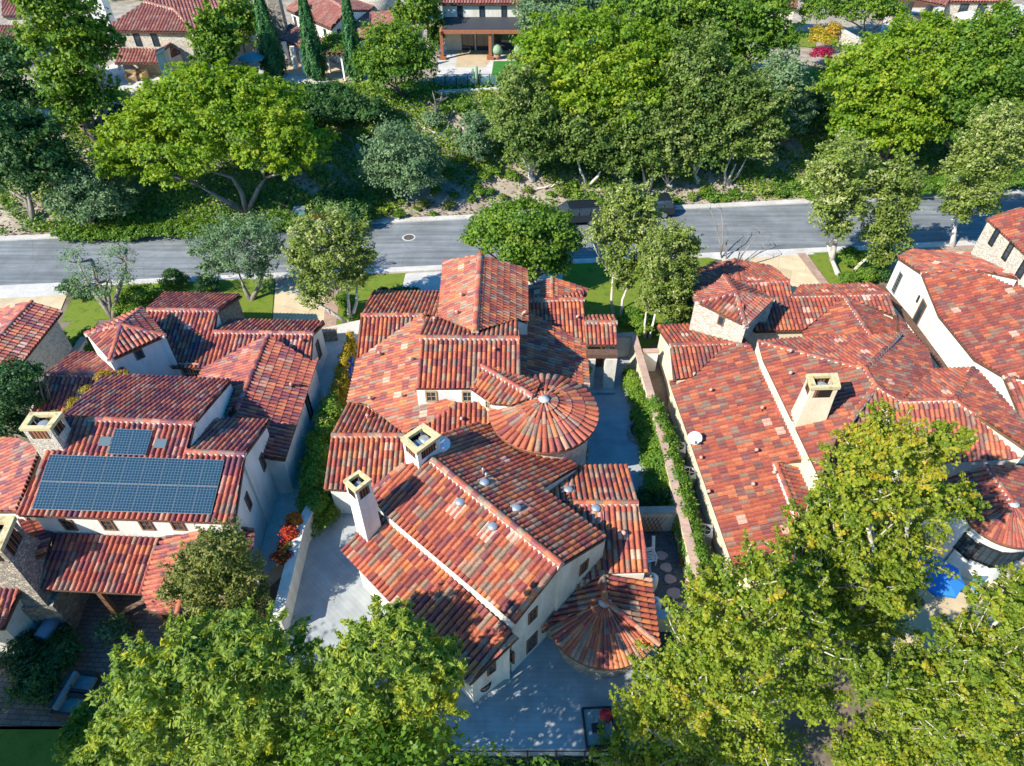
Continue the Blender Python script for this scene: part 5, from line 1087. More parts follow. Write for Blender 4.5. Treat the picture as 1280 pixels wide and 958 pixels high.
tree('eucalyptus_tree', 'tall slim pair of pale trunks with green crown right of the middle house', 'tree', [(786,250,0,20,16,.6),(772,264,0,22,18,.6),(800,262,0,22,18,.6),(758,286,0,16,18,.6),(782,284,0,26,22,.55),(808,286,0,18,22,.55),(742,300,-.2,13,18,.65),(768,310,0,20,22,.55),(794,312,0,22,22,.5),(770,336,-.2,18,18,.55),(792,340,-.2,16,18,.5),(778,358,-.3,14,12,.5)], 'euc', .17, 1.7, dens=.3, spray=dict(n=20, leaves=62, width=.12, bias=.7, reach=1.25), base=(772,402), tr=.13, bark='bark_white', group=G2, clump=.28, stems=[[(768,400,0),(764,375,1.2),(766,345,3)],[(776,402,0),(778,375,1.3),(788,350,2.6)]], twigs=5)
tree('eucalyptus_tree', 'dense tree on leaning pale trunks at the end of the long brick wall', 'tree', [(845,300,0,20,16,.6),(826,312,0,22,20,.6),(862,318,.2,14,18,.6),(815,335,-.2,20,22,.6),(842,332,0,24,22,.55),(858,348,.1,14,20,.5),(820,362,-.2,22,20,.55),(845,364,0,22,22,.5),(808,380,-.3,14,18,.6),(830,388,-.3,22,18,.5),(850,390,0,14,14,.4)], 'euc', .16, 1.7, dens=.3, spray=dict(n=20, leaves=62, width=.12, bias=.6, reach=1.25), base=(813,424), tr=.12, bark='bark_white', group=G2, clump=.3, stems=[[(812,424,0),(816,405,.9),(822,380,2.2)],[(806,424,0),(806,405,1.0),(808,388,1.8)]])
shrub('shrub', 'dense dark shrub at the wall foot between the white trunks and stone turret', 'shrub', [(848,400,1.2,1.3,1.1,.35),(855,380,1.4,1.1,1.2,.3)], 'dark', .2)
def bare_tree(name, label, paths, r=.07):
    P0 = at_g(*paths[0][0]); o = empty(name, P0, label, 'tree', 'bare trees by the right driveway'); mb = MB(); tw = MB(); rng = np.random.default_rng(len(paths[0])+int(paths[0][0][0]))
    for pth in paths:
        P = [at_g(*q) for q in pth]; mb.tube(P, [r*(1-.6*i/(len(P)-1)) for i in range(len(P))], 6)
        for _ in range(5):
            i = rng.integers(1, len(P)); d = np.array([rng.normal(), rng.normal()*.5, abs(rng.normal())]); limb(tw, P[i], P[i]+d*.5, r*.3, .01, rng, n=4, seg=4)
    mb.build('trunk', M['bark_grey'], o); tw.build('twigs', M['bark_grey'], o); return o
bare_tree('bare_tree', 'thin upright bare tree with two stems by the near kerb', [[(902,324,0),(900,305,1),(896,285,2.2),(888,262,3.8)],[(901,318,.4),(904,300,1.6),(903,280,2.8),(902,262,3.6)],[(908,325,0),(908,305,1.1),(910,294,1.6)]], .06)
o = bare_tree('bare_tree', 'low spreading bare tree with a few green sprigs left of the tan driveway', [[(920,335,0),(927,320,.7),(938,305,1.4),(950,292,2.0)],[(922,335,0),(940,322,.8),(955,312,1.3),(964,306,1.5)],[(920,335,0),(924,318,.9),(926,305,1.6),(930,297,1.9)]], .06)
# ------------------------------------------------------------------ front yards
shrub('clipped_shrub', 'round clipped bush at the near kerb with a rust tinted neighbour', 'shrub', [(216,350,.7,.75,.8,.45)], 'dark', .14, 1.1, .3, hollow=.8)
shrub('shrub', 'rust tinted shrub beside the round clipped bush', 'shrub', [(229,352,.5,.5,.6,.4)], 'olivebrown', .14)
shrub('clipped_shrub', 'flat topped clipped bush left of the olive tree by the left driveway', 'shrub', [(258,356,.5,.95,.5,.45)], 'dark', .14, 1.1, .35, hollow=.7)
shrub('shrub', 'dense green bush on the lawn left of the nearly bare olive', 'shrub', [(88,361,.5,.8,.6,.5),(100,368,.4,.7,.5,.45)], 'dark', .15)
shrub('shrub', 'low mass of bright leaves on the lawn between the bare olive and clipped bush', 'shrub', [(170,372,.4,1.3,.5,.6),(195,362,.35,1.2,.4,.6),(160,385,.4,1.0,.5,.55)], 'hedge', .15)
hedge('hedge', 'bright clipped hedge strip along the left side lawn', [(114,408),(98,422),(84,442)], .8, .7, 'hedge', .13, tints=[.45,.5,.5])
hedge('hedge', 'dark hedge against the wall of the left edge house', [(80,412),(66,424),(56,436)], .9, .9, 'dark', .14, tints=[.4]*3)
shrub('shrub', 'ferny plant inside the curved entry wall', 'shrub', [(105,438,.5,.7,.5,.5),(117,441,.4,.5,.4,.6)], 'hedge', .16, elong=2.6)
tree('shade_tree', 'dark green leafy tree at the left edge next to the ochre topped chimney', 'tree', [(18,480,0,30,26,.35),(-5,510,0,34,30,.3),(30,500,0,24,22,.4),(10,535,-.3,28,20,.3),(45,470,.2,14,14,.5)], 'dark', .16, 1.4, Y=24.0, tr=.14, group=G2)
hedge('hedge', 'low green hedge left of the lawn of the middle house', [(424,365),(432,380),(440,392)], .9, .7, 'hedge', .14, tints=[.45]*3)
shrub('shrub', 'pair of bushy shrubs under the trees right of the middle house', 'shrub', [(790,398,.5,.9,.7,.5),(805,408,.5,.7,.6,.55)], 'hedge', .15)
hedge('hedge', 'shaded hedge along the front of the middle house near the driveway', [(470,362),(500,361),(520,363)], .8, .6, 'dark', .14, tints=[.4]*3)
shrub('clipped_shrub', 'clipped block hedge at the foot of the thick white trunk', 'shrub', [(1078,346,.6,1.1,.65,.5,.6),(1060,350,.5,.7,.55,.5)], 'bright', .14, 1.2, .3, hollow=.8)
shrub('clipped_shrub', 'rounded clipped bush between the white trunk and the leaning trunk', 'shrub', [(1062,322,.7,.9,.7,.55)], 'bright', .14, 1.2, .3, hollow=.8)
shrub('shrub', 'dark shrub beside the white gable wall at right', 'shrub', [(1098,342,.5,.8,.6,.4)], 'dark', .15)
shrub('shrub', 'square bright green bush between the two right hand houses', 'shrub', [(1187,440,.9,.8,.9,.55,.6),(1180,425,.8,.6,.8,.5,.6),(1198,455,.8,.6,.8,.55,.5)], 'hedge', .13, 1.1, .35, hollow=.7)
# ------------------------------------------------------------------ hedges between the houses
hedge('hedge', 'narrow golden topped hedge climbing between left house and middle house', [(437,409),(431,430),(423,460),(415,492)], [.42,.5,.6,.75], 2.8, 'gold', .11, 1.1, tints=[.5,.5,.45,.4], step=.35)
hedge('hedge', 'broad lush green hedge along the passage between left house and middle house', [(413,488),(405,520),(398,555),(392,595),(390,632)], [.9,1.15,1.3,1.35,1.2], 2.9, 'hedge', .13, 1.0, tints=[.65,.65,.6,.6,.6], step=.4)
hedge('hedge', 'bright green hedge in the court along the long brick capped wall', [(786,452),(793,475),(801,500),(809,524),(818,552),(827,584),(834,612)], [.45,.65,.75,.7,.65,.7,.6], 2.1, 'hedge', .12, 1.0, tints=[.6,.62,.6,.55,.6,.6,.5], step=.35)
hedge('vine', 'leafy vine spilling over the long wall towards the right house', [(814,488),(827,520),(840,560),(852,600),(864,640),(877,690),(889,740)], [.6,.85,.9,.9,.85,.8,.8], 2.6, 'hedge', .12, 1.0, tints=[.5,.5,.55,.5,.5,.5,.5], step=.35, cat='vine')
shrub('shrub', 'leafy bush in the court beside the long wall, nearest the gravel bed', 'shrub', [(826,580,1.5,.85,.9,.55),(822,605,1.4,.9,.7,.5),(830,555,1.6,.7,.8,.55)], 'hedge', .13)
shrub('shrub', 'dark bush at the back wall of the gravel bed', 'shrub', [(808,622,1.3,.5,.5,.4),(830,622,1.4,.6,.7,.4)], 'dark', .13)
shrub('vine', 'yellowing vine climbing the right side of the round tower', 'vine', [(726,572,2.2,.35,1.3,.3,.3),(722,560,3.4,.3,.6,.35,.25)], 'gold', .11)
shrub('vine', 'green vine leaves peeping over the eave behind the round tower', 'vine', [(726,468,2.4,.6,.5,.6)], 'hedge', .11)
shrub('vine', 'red and orange flowering vine on the wall between left house and middle patio', 'vine', [(368,652,2.5,.36,.5,.85),(363,668,2.4,.4,.6,.45),(355,698,2.3,.4,.6,.2),(360,684,2.1,.4,.6,.22)], 'red', .12)
shrub('vine', 'patch of green vine growing over the roof verge by the ochre topped chimney', 'vine', [(92,505,5.2,.45,.15,.4),(108,488,5.1,.4,.14,.45),(128,472,5.0,.5,.14,.5),(150,471,4.9,.5,.12,.5),(68,526,5.3,.35,.5,.3)], 'gold', .10, dens=.8)
shrub('shrub', 'low lush bush in the shaded brick patio at lower left', 'shrub', [(60,840,.6,1.2,.7,.4),(80,815,.5,1.0,.6,.5),(40,862,.6,1.0,.7,.45),(30,820,.7,.9,.8,.2)], 'dark', .17, elong=2.2)
shrub('shrub', 'grassy plant at the edge of the brick patio under the feathery tree', 'shrub', [(140,790,.4,.7,.5,.35)], 'olive', .16, elong=3)
# ================================================================== near trees at the bottom
G3 = 'near trees at the bottom'
tree('shade_tree', 'added dark tree, unseen beyond the left edge, put there to shade the brick patio', 'tree', [(-346,1033,0,170,140,.4),(-480,1000,.6,170,140,.4),(-300,980,1.6,150,120,.4),(-250,1110,-.3,130,120,.4),(-420,940,2.4,150,120,.4)], 'dark', .22, bw=(-20.5,5.0), tr=.2, group=G3)  # unseen tree, added so that its shadow covers the brick patio and lawn
tree('shade_tree', 'added tree, mostly out of view below the patio edge, put there to throw dappled shade on the patio', 'tree', [(444,1018,.3,110,80,.5),(540,1015,.3,100,80,.5),(350,1060,0,100,80,.5)], 'bright', .2, 1.3, .34, bw=(-4.2,5.2), tr=.2, group=G3)  # added shadow caster, crown mostly below the frame, dapples the middle patio
tree('shade_tree', 'added tree out of view below the patio edge near the sycamores, put there to throw dappled shade', 'tree', [(615,1074,0,110,80,.5),(700,1080,0,90,70,.5),(540,1070,0,90,70,.5)], 'bright', .2, 1.3, .34, bw=(-.5,4.2), tr=.2, group=G3)  # second added tree outside the view, dapples the right part of the patio
tree('maple_tree', 'olive brown rounded tree between the patio roof and the red vine', 'tree', [(278,690,0,34,26,.6),(250,712,-.2,32,26,.6),(302,715,.2,32,28,.55),(232,742,-.4,28,24,.55),(275,745,-.5,38,28,.6),(315,750,.2,28,26,.45),(250,772,-.8,34,20,.5),(295,778,-.6,34,18,.5)], 'olivebrown', .12, 1.6, bw=(-11.3,14.4), tr=.13, group=G3, clump=.21, dens=.3, spray=dict(n=26, leaves=80, width=.11, bias=.6, reach=1.2))
f1 = [(300,815,.8,50,36,.55),(240,825,.5,46,36,.6),(355,835,.8,46,38,.55),(185,850,0,44,38,.6),(270,860,0,52,44,.62),(335,880,.2,50,44,.55),(400,870,.8,40,40,.5),(168,893,-.5,40,40,.6),(205,905,-.4,50,44,.62),(285,920,-.5,54,46,.6),(360,935,-.3,52,46,.5),(420,925,.3,42,44,.5),(138,950,-.8,38,40,.55),(175,960,-.8,54,44,.6),(260,975,-1,56,44,.55),(340,985,-1,56,44,.5),(420,980,0,48,44,.45),(108,985,-.9,30,30,.55)]
tree('feathery_tree', 'large feathery yellow green tree filling the bottom left corner', 'tree', f1, 'feather', .15, 3.0, .14, .22, spray=dict(n=30, leaves=100, width=.10, bias=.2, reach=1.2, droop=.35), bw=(-8.5,8.2), tr=.2, group=G3, droop=.5, twigs=10)
f2 = [(470,805,.4,42,30,.62),(520,825,.4,40,32,.7),(555,835,.5,28,30,.75),(440,835,0,36,34,.55),(490,860,-.2,46,36,.65),(540,875,0,38,34,.72),(455,895,-.4,44,38,.5),(510,910,-.4,46,36,.6),(470,945,-.6,50,38,.45),(530,945,-.5,36,30,.5),(425,870,-.2,30,34,.45),(500,790,.6,26,22,.62)]
tree('feathery_tree', 'smaller brighter yellow green feathery tree against the diagonal lower roof', 'tree', f2, 'feather', .145, 3.0, .12, .22, spray=dict(n=28, leaves=90, width=.10, bias=.25, reach=1.25, droop=.3), bw=(-3.3,8.5), tr=.16, group=G3, droop=.5, twigs=6, bark='bark_grey')
s1 = [(1105,558,.6,40,34,.78),(1074,585,.3,40,36,.72),(1140,588,.8,40,36,.75),(1180,560,1.2,24,24,.55),(1052,625,0,40,38,.6),(1095,630,.3,48,42,.7),(1155,632,.8,40,40,.55),(1195,640,1.2,24,26,.55),(1010,670,-.2,36,36,.55),(1065,685,0,46,44,.6),(1125,690,.4,46,44,.6),(1020,725,-.4,40,40,.5),(1085,740,-.1,44,42,.5),(1112,735,.2,34,36,.55),(1060,775,-.3,46,42,.5),(1092,778,0,38,36,.5),(1000,705,-.3,36,36,.5),(1035,650,.1,28,30,.55),(1084,735,-1.2,38,34,.55),(1045,775,-1.3,42,36,.5),(1108,705,-.7,34,30,.55),(1064,700,-.9,34,32,.6)]
tree('sycamore_tree', 'tall sycamore with yellowing top and white limbs in front of the right house', 'tree', s1, 'syc', .145, 1.35, .13, .22, spray=dict(n=30, leaves=84, width=.10, bias=.55, reach=1.22, wood=.6), bw=(11.3,13.6), tr=.26, bark='bark_syc', group=G3, twigs=26)
s2 = [(935,735,1.0,46,38,.6),(985,750,1.2,40,36,.55),(885,765,.8,40,38,.6),(940,790,.4,52,44,.6),(1000,800,.6,44,42,.5),(880,820,.2,48,44,.6),(835,850,0,40,42,.6),(930,855,-.2,56,48,.58),(1000,860,.2,46,44,.45),(800,895,-.2,38,40,.6),(860,900,-.4,54,48,.6),(930,920,-.7,58,48,.5),(790,945,-.5,44,42,.6),(850,960,-.8,58,46,.58),(930,985,-1,58,46,.5)]
tree('sycamore_tree', 'dense green sycamore at the bottom right of the patio, left of the tall one', 'tree', s2, 'syc', .145, 1.35, .13, .22, spray=dict(n=30, leaves=84, width=.10, bias=.35, reach=1.22, wood=.6), bw=(6.2,9.6), tr=.24, bark='bark_syc', group=G3, twigs=20)
s3 = [(1256,768,1.2,40,38,.5),(1275,780,1.2,40,44,.5),(1192,822,.4,38,36,.5),(1240,828,.4,48,42,.55),(1148,856,0,42,40,.5),(1215,865,0,54,46,.55),(1275,860,.3,44,48,.5),(1130,880,-.4,46,42,.55),(1185,915,-.4,56,46,.55),(1255,925,-.3,56,48,.5),(1110,930,-.7,46,40,.6),(1170,965,-.9,56,46,.5),(1245,980,-.8,58,46,.5),(1080,960,-.9,40,36,.55),(1085,850,0,36,40,.3)]
tree('sycamore_tree', 'sycamore with many white twigs in the bottom right corner', 'tree', s3, 'syc', .145, 1.35, .13, .22, spray=dict(n=30, leaves=84, width=.10, bias=.35, reach=1.22, wood=.6), bw=(13.4,9.4), tr=.24, bark='bark_syc', group=G3, twigs=26)
hedge('hedge', 'dark hedge below the patio edge at the bottom', [(565,952),(640,955),(760,955)], .8, .6, 'dark', .14, tints=[.25,.35,.3])
shrub('shrub', 'bright leafy sapling beside the lounge chairs at lower left', 'shrub', [(112,895,1.2,.5,.7,.6),(95,925,1.4,.6,.7,.55)], 'bright', .15)
print('leaves', LEAFTOTAL)
# ================================================================== windows, chimneys and fittings
def ztop(base, y):
    best = min(((abs(proj((base[0], base[1], base[2]+k*.05))[1]-y), base[2]+k*.05) for k in range(0, 160))); return best[1]
def zcap(plane, foot, capcorner): return ztop(plane.cast(*foot), capcorner[1])
h = CH
chimney(h, [(428.4,600.7),(449,587),(464.6,599),(444,615)], zcap(h.P['J'], (458.6,681), (444,615)), 1.8, 1.12, 'stucco_white', flue_r=.2)
chimney(h, [(500,547.7),(529,528.7),(551.6,544),(520.6,566.6)], zcap(h.P['HL'], (524,590.7), (520.6,566.6)), 4.4, 1.02, 'stucco_white', flues=2, flue_r=.26)
for x, y in [(605.5,607),(645.3,639),(575.4,631.4),(616,662),(710,615.6),(744.5,639)]: roof_vent(h, x, y)
for x, y in [(581,373),(575.7,394.7),(517,453),(652,395),(721,399),(618,439),(460,526),(506,498.6),(577.5,526),(467,502),(778,667),(543,405),(478,446)]: roof_vent(h, x, y, 'tile')
for x, y in [(604,594),(608,600)]: roof_vent(h, x, y, 'pipe')
sat_dish(h, 553, 566, r=.38)
window(h, 539, 495.5, .56, .72); window(h, 584.5, 495.5, .56, .72); window(h, 610, 506, .3, .5)
window(h, 665.6, 769, .5, .8, 'wood'); window(h, 664.5, 803, .62, 1.1, 'wood'); window(h, 729.5, 709, .5, .75, 'wood'); window(h, 695, 819, .6, .7, 'black'); window(h, 788, 829, .6, .7, 'black')
window(h, 637, 818, .5, .9, 'wood', (0, 0)); window(h, 614, 836, .4, .7, 'wood', (0, 0))
def porch():
    p = at(757, 488, .8); y0 = p[1]; zt = 3.1; q = MB(); q.box((p[0]+.12, y0+.3, zt/2), (.62, .55, zt)); q.build('pillar', M['stucco'], CH.root)
    a = at(737, 488, .8); q = MB(); q.box((a[0]-.05, y0+.3, zt/2), (.42, .55, zt)); q.build('pillar', M['stucco'], CH.root)
    q = MB(); q.box(((a[0]+p[0])/2+.05, y0+.36, zt+.16), (abs(p[0]-a[0])+.8, .5, .26)); q.build('lintel', M['fascia'], CH.root)
    q = MB(); q.box(((a[0]+p[0])/2, y0+2.2, 1.5), (1.6, .2, 3.0)); q.build('wall', M['stucco'], CH.root)
    q = MB(); q.box(((a[0]+p[0])/2+.02, y0+2.07, 1.85), (.9, .06, 2.1)); q.build('door', M['wood'], CH.root)
    q = MB(); q.box(((a[0]+p[0])/2+.1, y0-.1, .86), (1.7, .5, .16)); q.build('step', M['deck'], CH.root)
porch()
h = LH
chimney(h, [(37,515.5),(78.4,514.6),(62,536),(23,536)], zcap(h.P['QF'], (79,566), (62,536)), 3.0, 1.12, 'stone_buff', flue_r=.32)
for x, y in [(363,485),(379,428)]: roof_vent(h, x, y, 'tile')
window(h, 174, 443, .45, .6, 'wood', (0, 0)); window(h, 328, 578, .42, .95, 'wood', (0, 1)); window(h, 310, 627, .42, .95, 'wood', (0, 1)); window(h, 398, 437, .5, 1.2, 'wood', (0, 0)); window(h, 386, 509, .6, 1.5, 'black', (0, 0))
for x in (86, 135, 183, 222): window(h, x, 656, .55, .75, 'wood')
window(h, 236, 467, .7, 1.5, 'frame_wood'); window(h, 246, 467, .7, 1.5, 'frame_wood')
q = MB(); a = at(348, 574, 3.2); b = at(360.5, 610, .1); q.tube([a, (b[0], b[1], 2.6), b], [.05, .05, .05], 6); q.build('downpipe', M['black'], h.root)
def panels(c, nx, ny):
    pl = h.P['QF']; Q = [pl.cast(*p)+pl.n*.19 for p in c]
    def bl(s, t): return (Q[0]*(1-s)+Q[1]*s)*(1-t)+(Q[3]*(1-s)+Q[2]*s)*t
    for i in range(nx):
        for j in range(ny):
            g = .010; s0, s1, t0, t1 = (i+g)/nx, (i+1-g)/nx, (j+g)/ny, (j+1-g)/ny
            P = [bl(s0,t1), bl(s1,t1), bl(s1,t0), bl(s0,t0)]; cc = sum(P)/4; I = [p+(cc-p)*np.array([.02]*3) for p in P]; dn = pl.n*.05
            mb = MB(); mb.hexa([p-dn for p in P]+[p for p in P], 0); o = mb.build('solar_panel', M['alu'], h.root)
            e = pl.n*.004; me = bpy.data.meshes.new('cells'); me.from_pydata([tuple(p+e) for p in I], [], [(0,1,2,3)]); uv = me.uv_layers.new(name='UVMap')
            for k, w_ in enumerate([(0,0),(1,0),(1,1),(0,1)]): uv.data[k].uv = w_
            me.materials.append(M['solar']); oo = bpy.data.objects.new('cell_sheet', me); COL.objects.link(oo); oo.parent = o
            oo.matrix_parent_inverse = world_of(o).inverted()
panels([(65.5,570),(282.7,577),(266.3,645),(43,638.5)], 9, 2); panels([(146.4,538),(193.8,539.6),(184.3,571.5),(137.8,569.8)], 2, 1)
for x, y in [(133.5,553.4),(202.4,556)]:
    p = h.P['QF'].cast(x, y); pl = h.P['QF']; q = MB(); q.box(p+pl.n*.13, (.52, .42, .05), ax=(pl.u, pl.v, pl.n)); q.build('skylight', M['skylight'], h.root)
for x, y in [(55,740),(115,743),(174,745)]:
    p = h.P['X'].cast(x, y-6); q = MB(); q.box((p[0], p[1]+.2, p[2]/2-.1), (.2, .2, p[2]-.2)); q.build('post', M['wood'], h.root)
h = RH
chimney(h, [(1008,467.4),(1047,466),(1051.5,484),(1014,485)], zcap(h.P['WW'], (1003,533), (1014,485)), 4.4, 1.16, 'stucco_cream', flue_r=.24)
for x, y in [(889,491.7),(952.7,514),(945.8,566.6),(877,576),(967.5,594.6),(941.6,609),(886.5,618),(988,471),(988,443.5)]: roof_vent(h, x, y, 'tile')
sat_dish(h, 866, 557, (-.1, -.75, .66), .36)
window(h, 901.6, 401, .4, .62, 'wood', (0, 0))
for x, y in [(1207,682),(1231,694),(1256,700)]: window(h, x, y, .95, 1.15, 'black', (2, 1))
h = FR
window(h, 1122, 354, .55, 1.6, 'metal', (0, 6)); window(h, 1149, 393, .85, 1.9, 'wood', (0, 0)); window(h, 1148, 374, .2, .5, 'black', (0, 0)); window(h, 1180, 404, .3, .8, 'wood', (0, 0)); window(h, 1181, 402, .3, .4, 'black')
for x, y in [(1243,297),(1260,315),(1278,337)]: window(h, x, y, .45, 1.1, 'black', (0, 1))
h = BL
T = [(-25,644),(19,645),(0,688),(-47,686)]; cc = chimney(h, T, 5.6, 2.2, 1.75, 'stone_grey', 'ochre', flue_r=.4, neck=.8, capt=.2)
q = MB(); q.box((cc[0]+.15, cc[1]-.1, 1.1), (2.5, 2.6, 2.25), rz=.1); q.build('chimney_base', M['stone_grey'], h.root)
# houses across the road
h = U1
for x in (150, 172, 194): window(h, x, 50, .6, 1.1, 'black', (0, 1))
p = at(132, 30, 8.5); q = MB(); q.box((p[0], p[1], 9.2), (1.5, 1.2, 4.6)); q.build('chimney', M['stucco_white'], h.root)
for x in (146, 160, 178, 196): 
    p = at(x, 92, 5); q = MB(); q.box((p[0], p[1]+1.0, 5.9), (.25, .25, 1.9)); q.build('post', M['stucco'], h.root)
h = U2
for x, y in [(369.5,27),(407,43),(424,43),(457,36)]: window(h, x, y, .5, .95, 'black', (0, 0))
for (x, y) in [(349,75),(360,81),(370,87),(382,93)]:
    p = at(x, y, 5); q = MB(); q.box((p[0], p[1]+.1, 6.0), (.42, .42, 2.1)); q.build('column', M['stucco_white'], h.root)
p = at(350, 34, 7.5); q = MB(); q.hexa([np.array([p[0]+sx*.75, p[1]+sy*.6, 5]) for sx, sy in ((-1,-1),(1,-1),(1,1),(-1,1))]+[np.array([p[0]+sx*.5, p[1]+sy*.42, 11.5]) for sx, sy in ((-1,-1),(1,-1),(1,1),(-1,1))]); q.build('chimney', M['stone_grey'], h.root)
q = MB(); p = at(466, 6, 7.5); q.lathe((p[0], p[1]+2, 5), [(2.4, 0), (2.4, 4.6)], 24); q.build('round_wall', M['stone_buff'], h.root)
h = U3; yw = float(at(602, 14, 8.6)[1])
def awn():
    p, n = hit(602, 16)
    Yw = p[1] if p is not None else 75.0
    def aty(x, y, Y_): d = ray(x, y); return C0+d*(Y_/d[1])
    A, B = aty(555.6, 22.7, Yw-.06), aty(678, 22.7, Yw-.06); Yf = float(at(613, 75, 5)[1]); Cc, Dd = aty(672, 37.5, Yf-.1), aty(552.5, 37.5, Yf-.1)
    n = np.array([0, 0, .09]); q = MB(); q.hexa([Dd, Cc, B, A]+[v+n for v in (Dd, Cc, B, A)]); o = q.build('awning', M['awning'], h.root)
    q = MB(); q.box((Dd+Cc)/2+np.array([0, -.05, -.16]), (Cc[0]-Dd[0]+.5, .3, .32)); q.build('beam', M['redwood'], h.root)
    q = MB(); a_, b_ = Dd+np.array([-.1, -.3, -.1]), A+np.array([-.1, 0, -.1]); q.tube([a_, b_], [.18, .18], 4); q.build('beam', M['redwood'], h.root)
    for x in (553.5, 613, 672):
        g = at(x, 75, 5); zt = Cc[2]-.3; q = MB(); q.box((g[0], g[1], (5+zt)/2), (.3, .3, zt-5)); q.box((g[0], g[1], 5.2), (.7, .6, .35)); q.build('post', M['redwood'], h.root)
M['awning'] = plain('awning', (.045, .048, .055), .6)
awn()
for x in (575, 602.5, 630): window(h, x, 15, .55, 1.1, 'black', (0, 0))
for x, w_ in ((585, 1.3), (605, 1.6), (632, 2.4), (657, 2.2)): window(h, x, 53, w_, 1.9, 'black', (1, 0))
h = U4
for x in (1112, 1130, 1156, 1180): 
    p = at(x, 26, 5); q = MB(); q.box((p[0], p[1], 6.5), (.6, .6, 3)); q.build('pillar', M['stone_buff'], h.root)
q = MB(); p = at(1148, 10, 5.5); q.box((p[0], p[1]+2, 6.5), (6, .3, 3)); q.build('wall', M['fascia'], h.root)
for x in (1203, 1225, 1246): window(h, x, 14, .9, 1.4, 'black', (1, 1))
# ================================================================== vehicles
M['carpaint'] = plain('carpaint', (.012,.018,.026), .18, 0, .6); M['tyre'] = plain('tyre', (.015,.015,.015), .8); M['rim'] = plain('rim', (.35,.36,.38), .35, .7); M['lamp'] = plain('lamp', (.7,.72,.75), .15); M['tail'] = plain('tail', (.35,.02,.02), .2)
def suv(label, x, y, rz):
    p = at(x, y, .012); r = empty('parked_car', (p[0], p[1], .012), label, 'car', 'cars parked at the far kerb', rz); r.scale = (.9, .9, .86); bpy.context.view_layer.update(); W = world_of(r)
    def B(mb, name, m, par=r):
        mb.v = [tuple(W @ Vector(v)) for v in mb.v]; return mb.build(name, M[m], par)
    # side outline x = length, z = height; front at -x
    low = [(-2.45,.45),(-2.48,.75),(-2.38,.98),(-1.25,1.08),(2.38,1.08),(2.45,.75),(2.42,.42)]
    b = MB(); n = len(low)
    def ring(s, w): return [np.array([px*s, w, pz]) for px, pz in low]
    L0, L1, R1, R0 = ring(.985, -.97), ring(1, -.86), ring(1, .86), ring(.985, .97)
    for A, Bq in ((L0, L1), (L1, R1), (R1, R0)):
        for i in range(n-1): b.face([A[i], A[i+1], Bq[i+1], Bq[i]], 0, False)
        b.face([A[-1], A[0], Bq[0], Bq[-1]])
    b.face(L0[::-1]); b.face(R0)
    body = B(b, 'body', 'carpaint')
    g = MB(); lo = [(-1.25,1.08),(2.36,1.08)]; hi = [(-.45,1.70),(2.15,1.74)]
    a4 = [np.array([-1.25,-.9,1.07]), np.array([2.36,-.9,1.07]), np.array([2.36,.9,1.07]), np.array([-1.25,.9,1.07])]; t4 = [np.array([-.5,-.70,1.66]), np.array([2.12,-.70,1.70]), np.array([2.12,.70,1.70]), np.array([-.5,.70,1.66])]
    g.hexa(a4+t4); gl = B(g, 'windows', 'glass')
    f = MB(); f.hexa([v+np.array([0,0,.004]) for v in t4]+[v*np.array([.97,.93,1])+np.array([0,0,.07]) for v in t4])
    for s in (-1, 1):
        for (xa, xb) in ((-1.25,-.5),(.35,.42),(1.35,1.5),(2.36,2.12)):
            f.tube([(xa, s*.905, 1.08), (xb if abs(xa-xb) > .2 else xa+.03, s*.712, 1.68)], [.045, .045], 4)
        f.box((.8, s*.6, 1.80), (2.2, .05, .05))
    B(f, 'roof', 'carpaint')
    for sx in (-1.52, 1.5):
        for sy in (-.9, .9):
            w = MB(); w.tube([(sx, sy-.13, .38), (sx, sy+.13, .38)], [.38, .38], 18, smooth=False); wo = B(w, 'wheel', 'tyre')
            w = MB(); w.tube([(sx, sy-.137, .38), (sx, sy+.137, .38)], [.24, .24], 12, smooth=False); B(w, 'rim', 'rim', wo)
    for sy in (-.68, .68):
        q = MB(); q.box((-2.44, sy, .86), (.1, .36, .16)); B(q, 'headlight', 'lamp'); q = MB(); q.box((2.42, sy*1.15, .9), (.08, .2, .26)); B(q, 'tail_light', 'tail'); q = MB(); q.box((-.85, sy*1.52, 1.12), (.14, .2, .14)); B(q, 'mirror', 'carpaint')
    return r
ang = math.atan(.0922)
suv('black parked car at the far kerb behind the bright green tree crown', 716, 277, ang); suv('dark parked car mostly hidden behind the slim pale trunks', 806, 268, ang)
# ================================================================== garden things
def item(name, x, y, z, label, cat, group=None, rz=0, g=False):
    p = at_g(x, y, 0) if g else at(x, y, z); return empty(name, (p[0], p[1], ground(p[0], p[1]) if g else z), label, cat, group, rz)
def put(mb, r, name, m): 
    W = world_of(r); mb.v = [tuple(W @ Vector(v)) for v in mb.v]; return mb.build(name, M[m], r)
M['binblue'] = plain('binblue', (.01,.07,.42), .45); M['cush'] = noisy('cush', (.17,.21,.21), (.24,.28,.27), 8, 3); M['wicker'] = noisy('wicker', (.03,.03,.032), (.06,.058,.055), 20, 3); M['umb_blue'] = plain('umb_blue', (.03,.19,.50), .8); M['umb_white'] = plain('umb_white', (.78,.76,.72), .8); M['umb_teal'] = plain('umb_teal', (.10,.26,.30), .8); M['white'] = plain('white', (.75,.75,.73), .5); M['redp'] = plain('redp', (.45,.02,.03), .5); M['brickred'] = noisy('brickred', (.25,.06,.04), (.35,.10,.06), 8, 3); M['pot'] = plain('pot', (.33,.15,.09), .7); M['grillcover'] = plain('grillcover', (.14,.22,.30), .5)
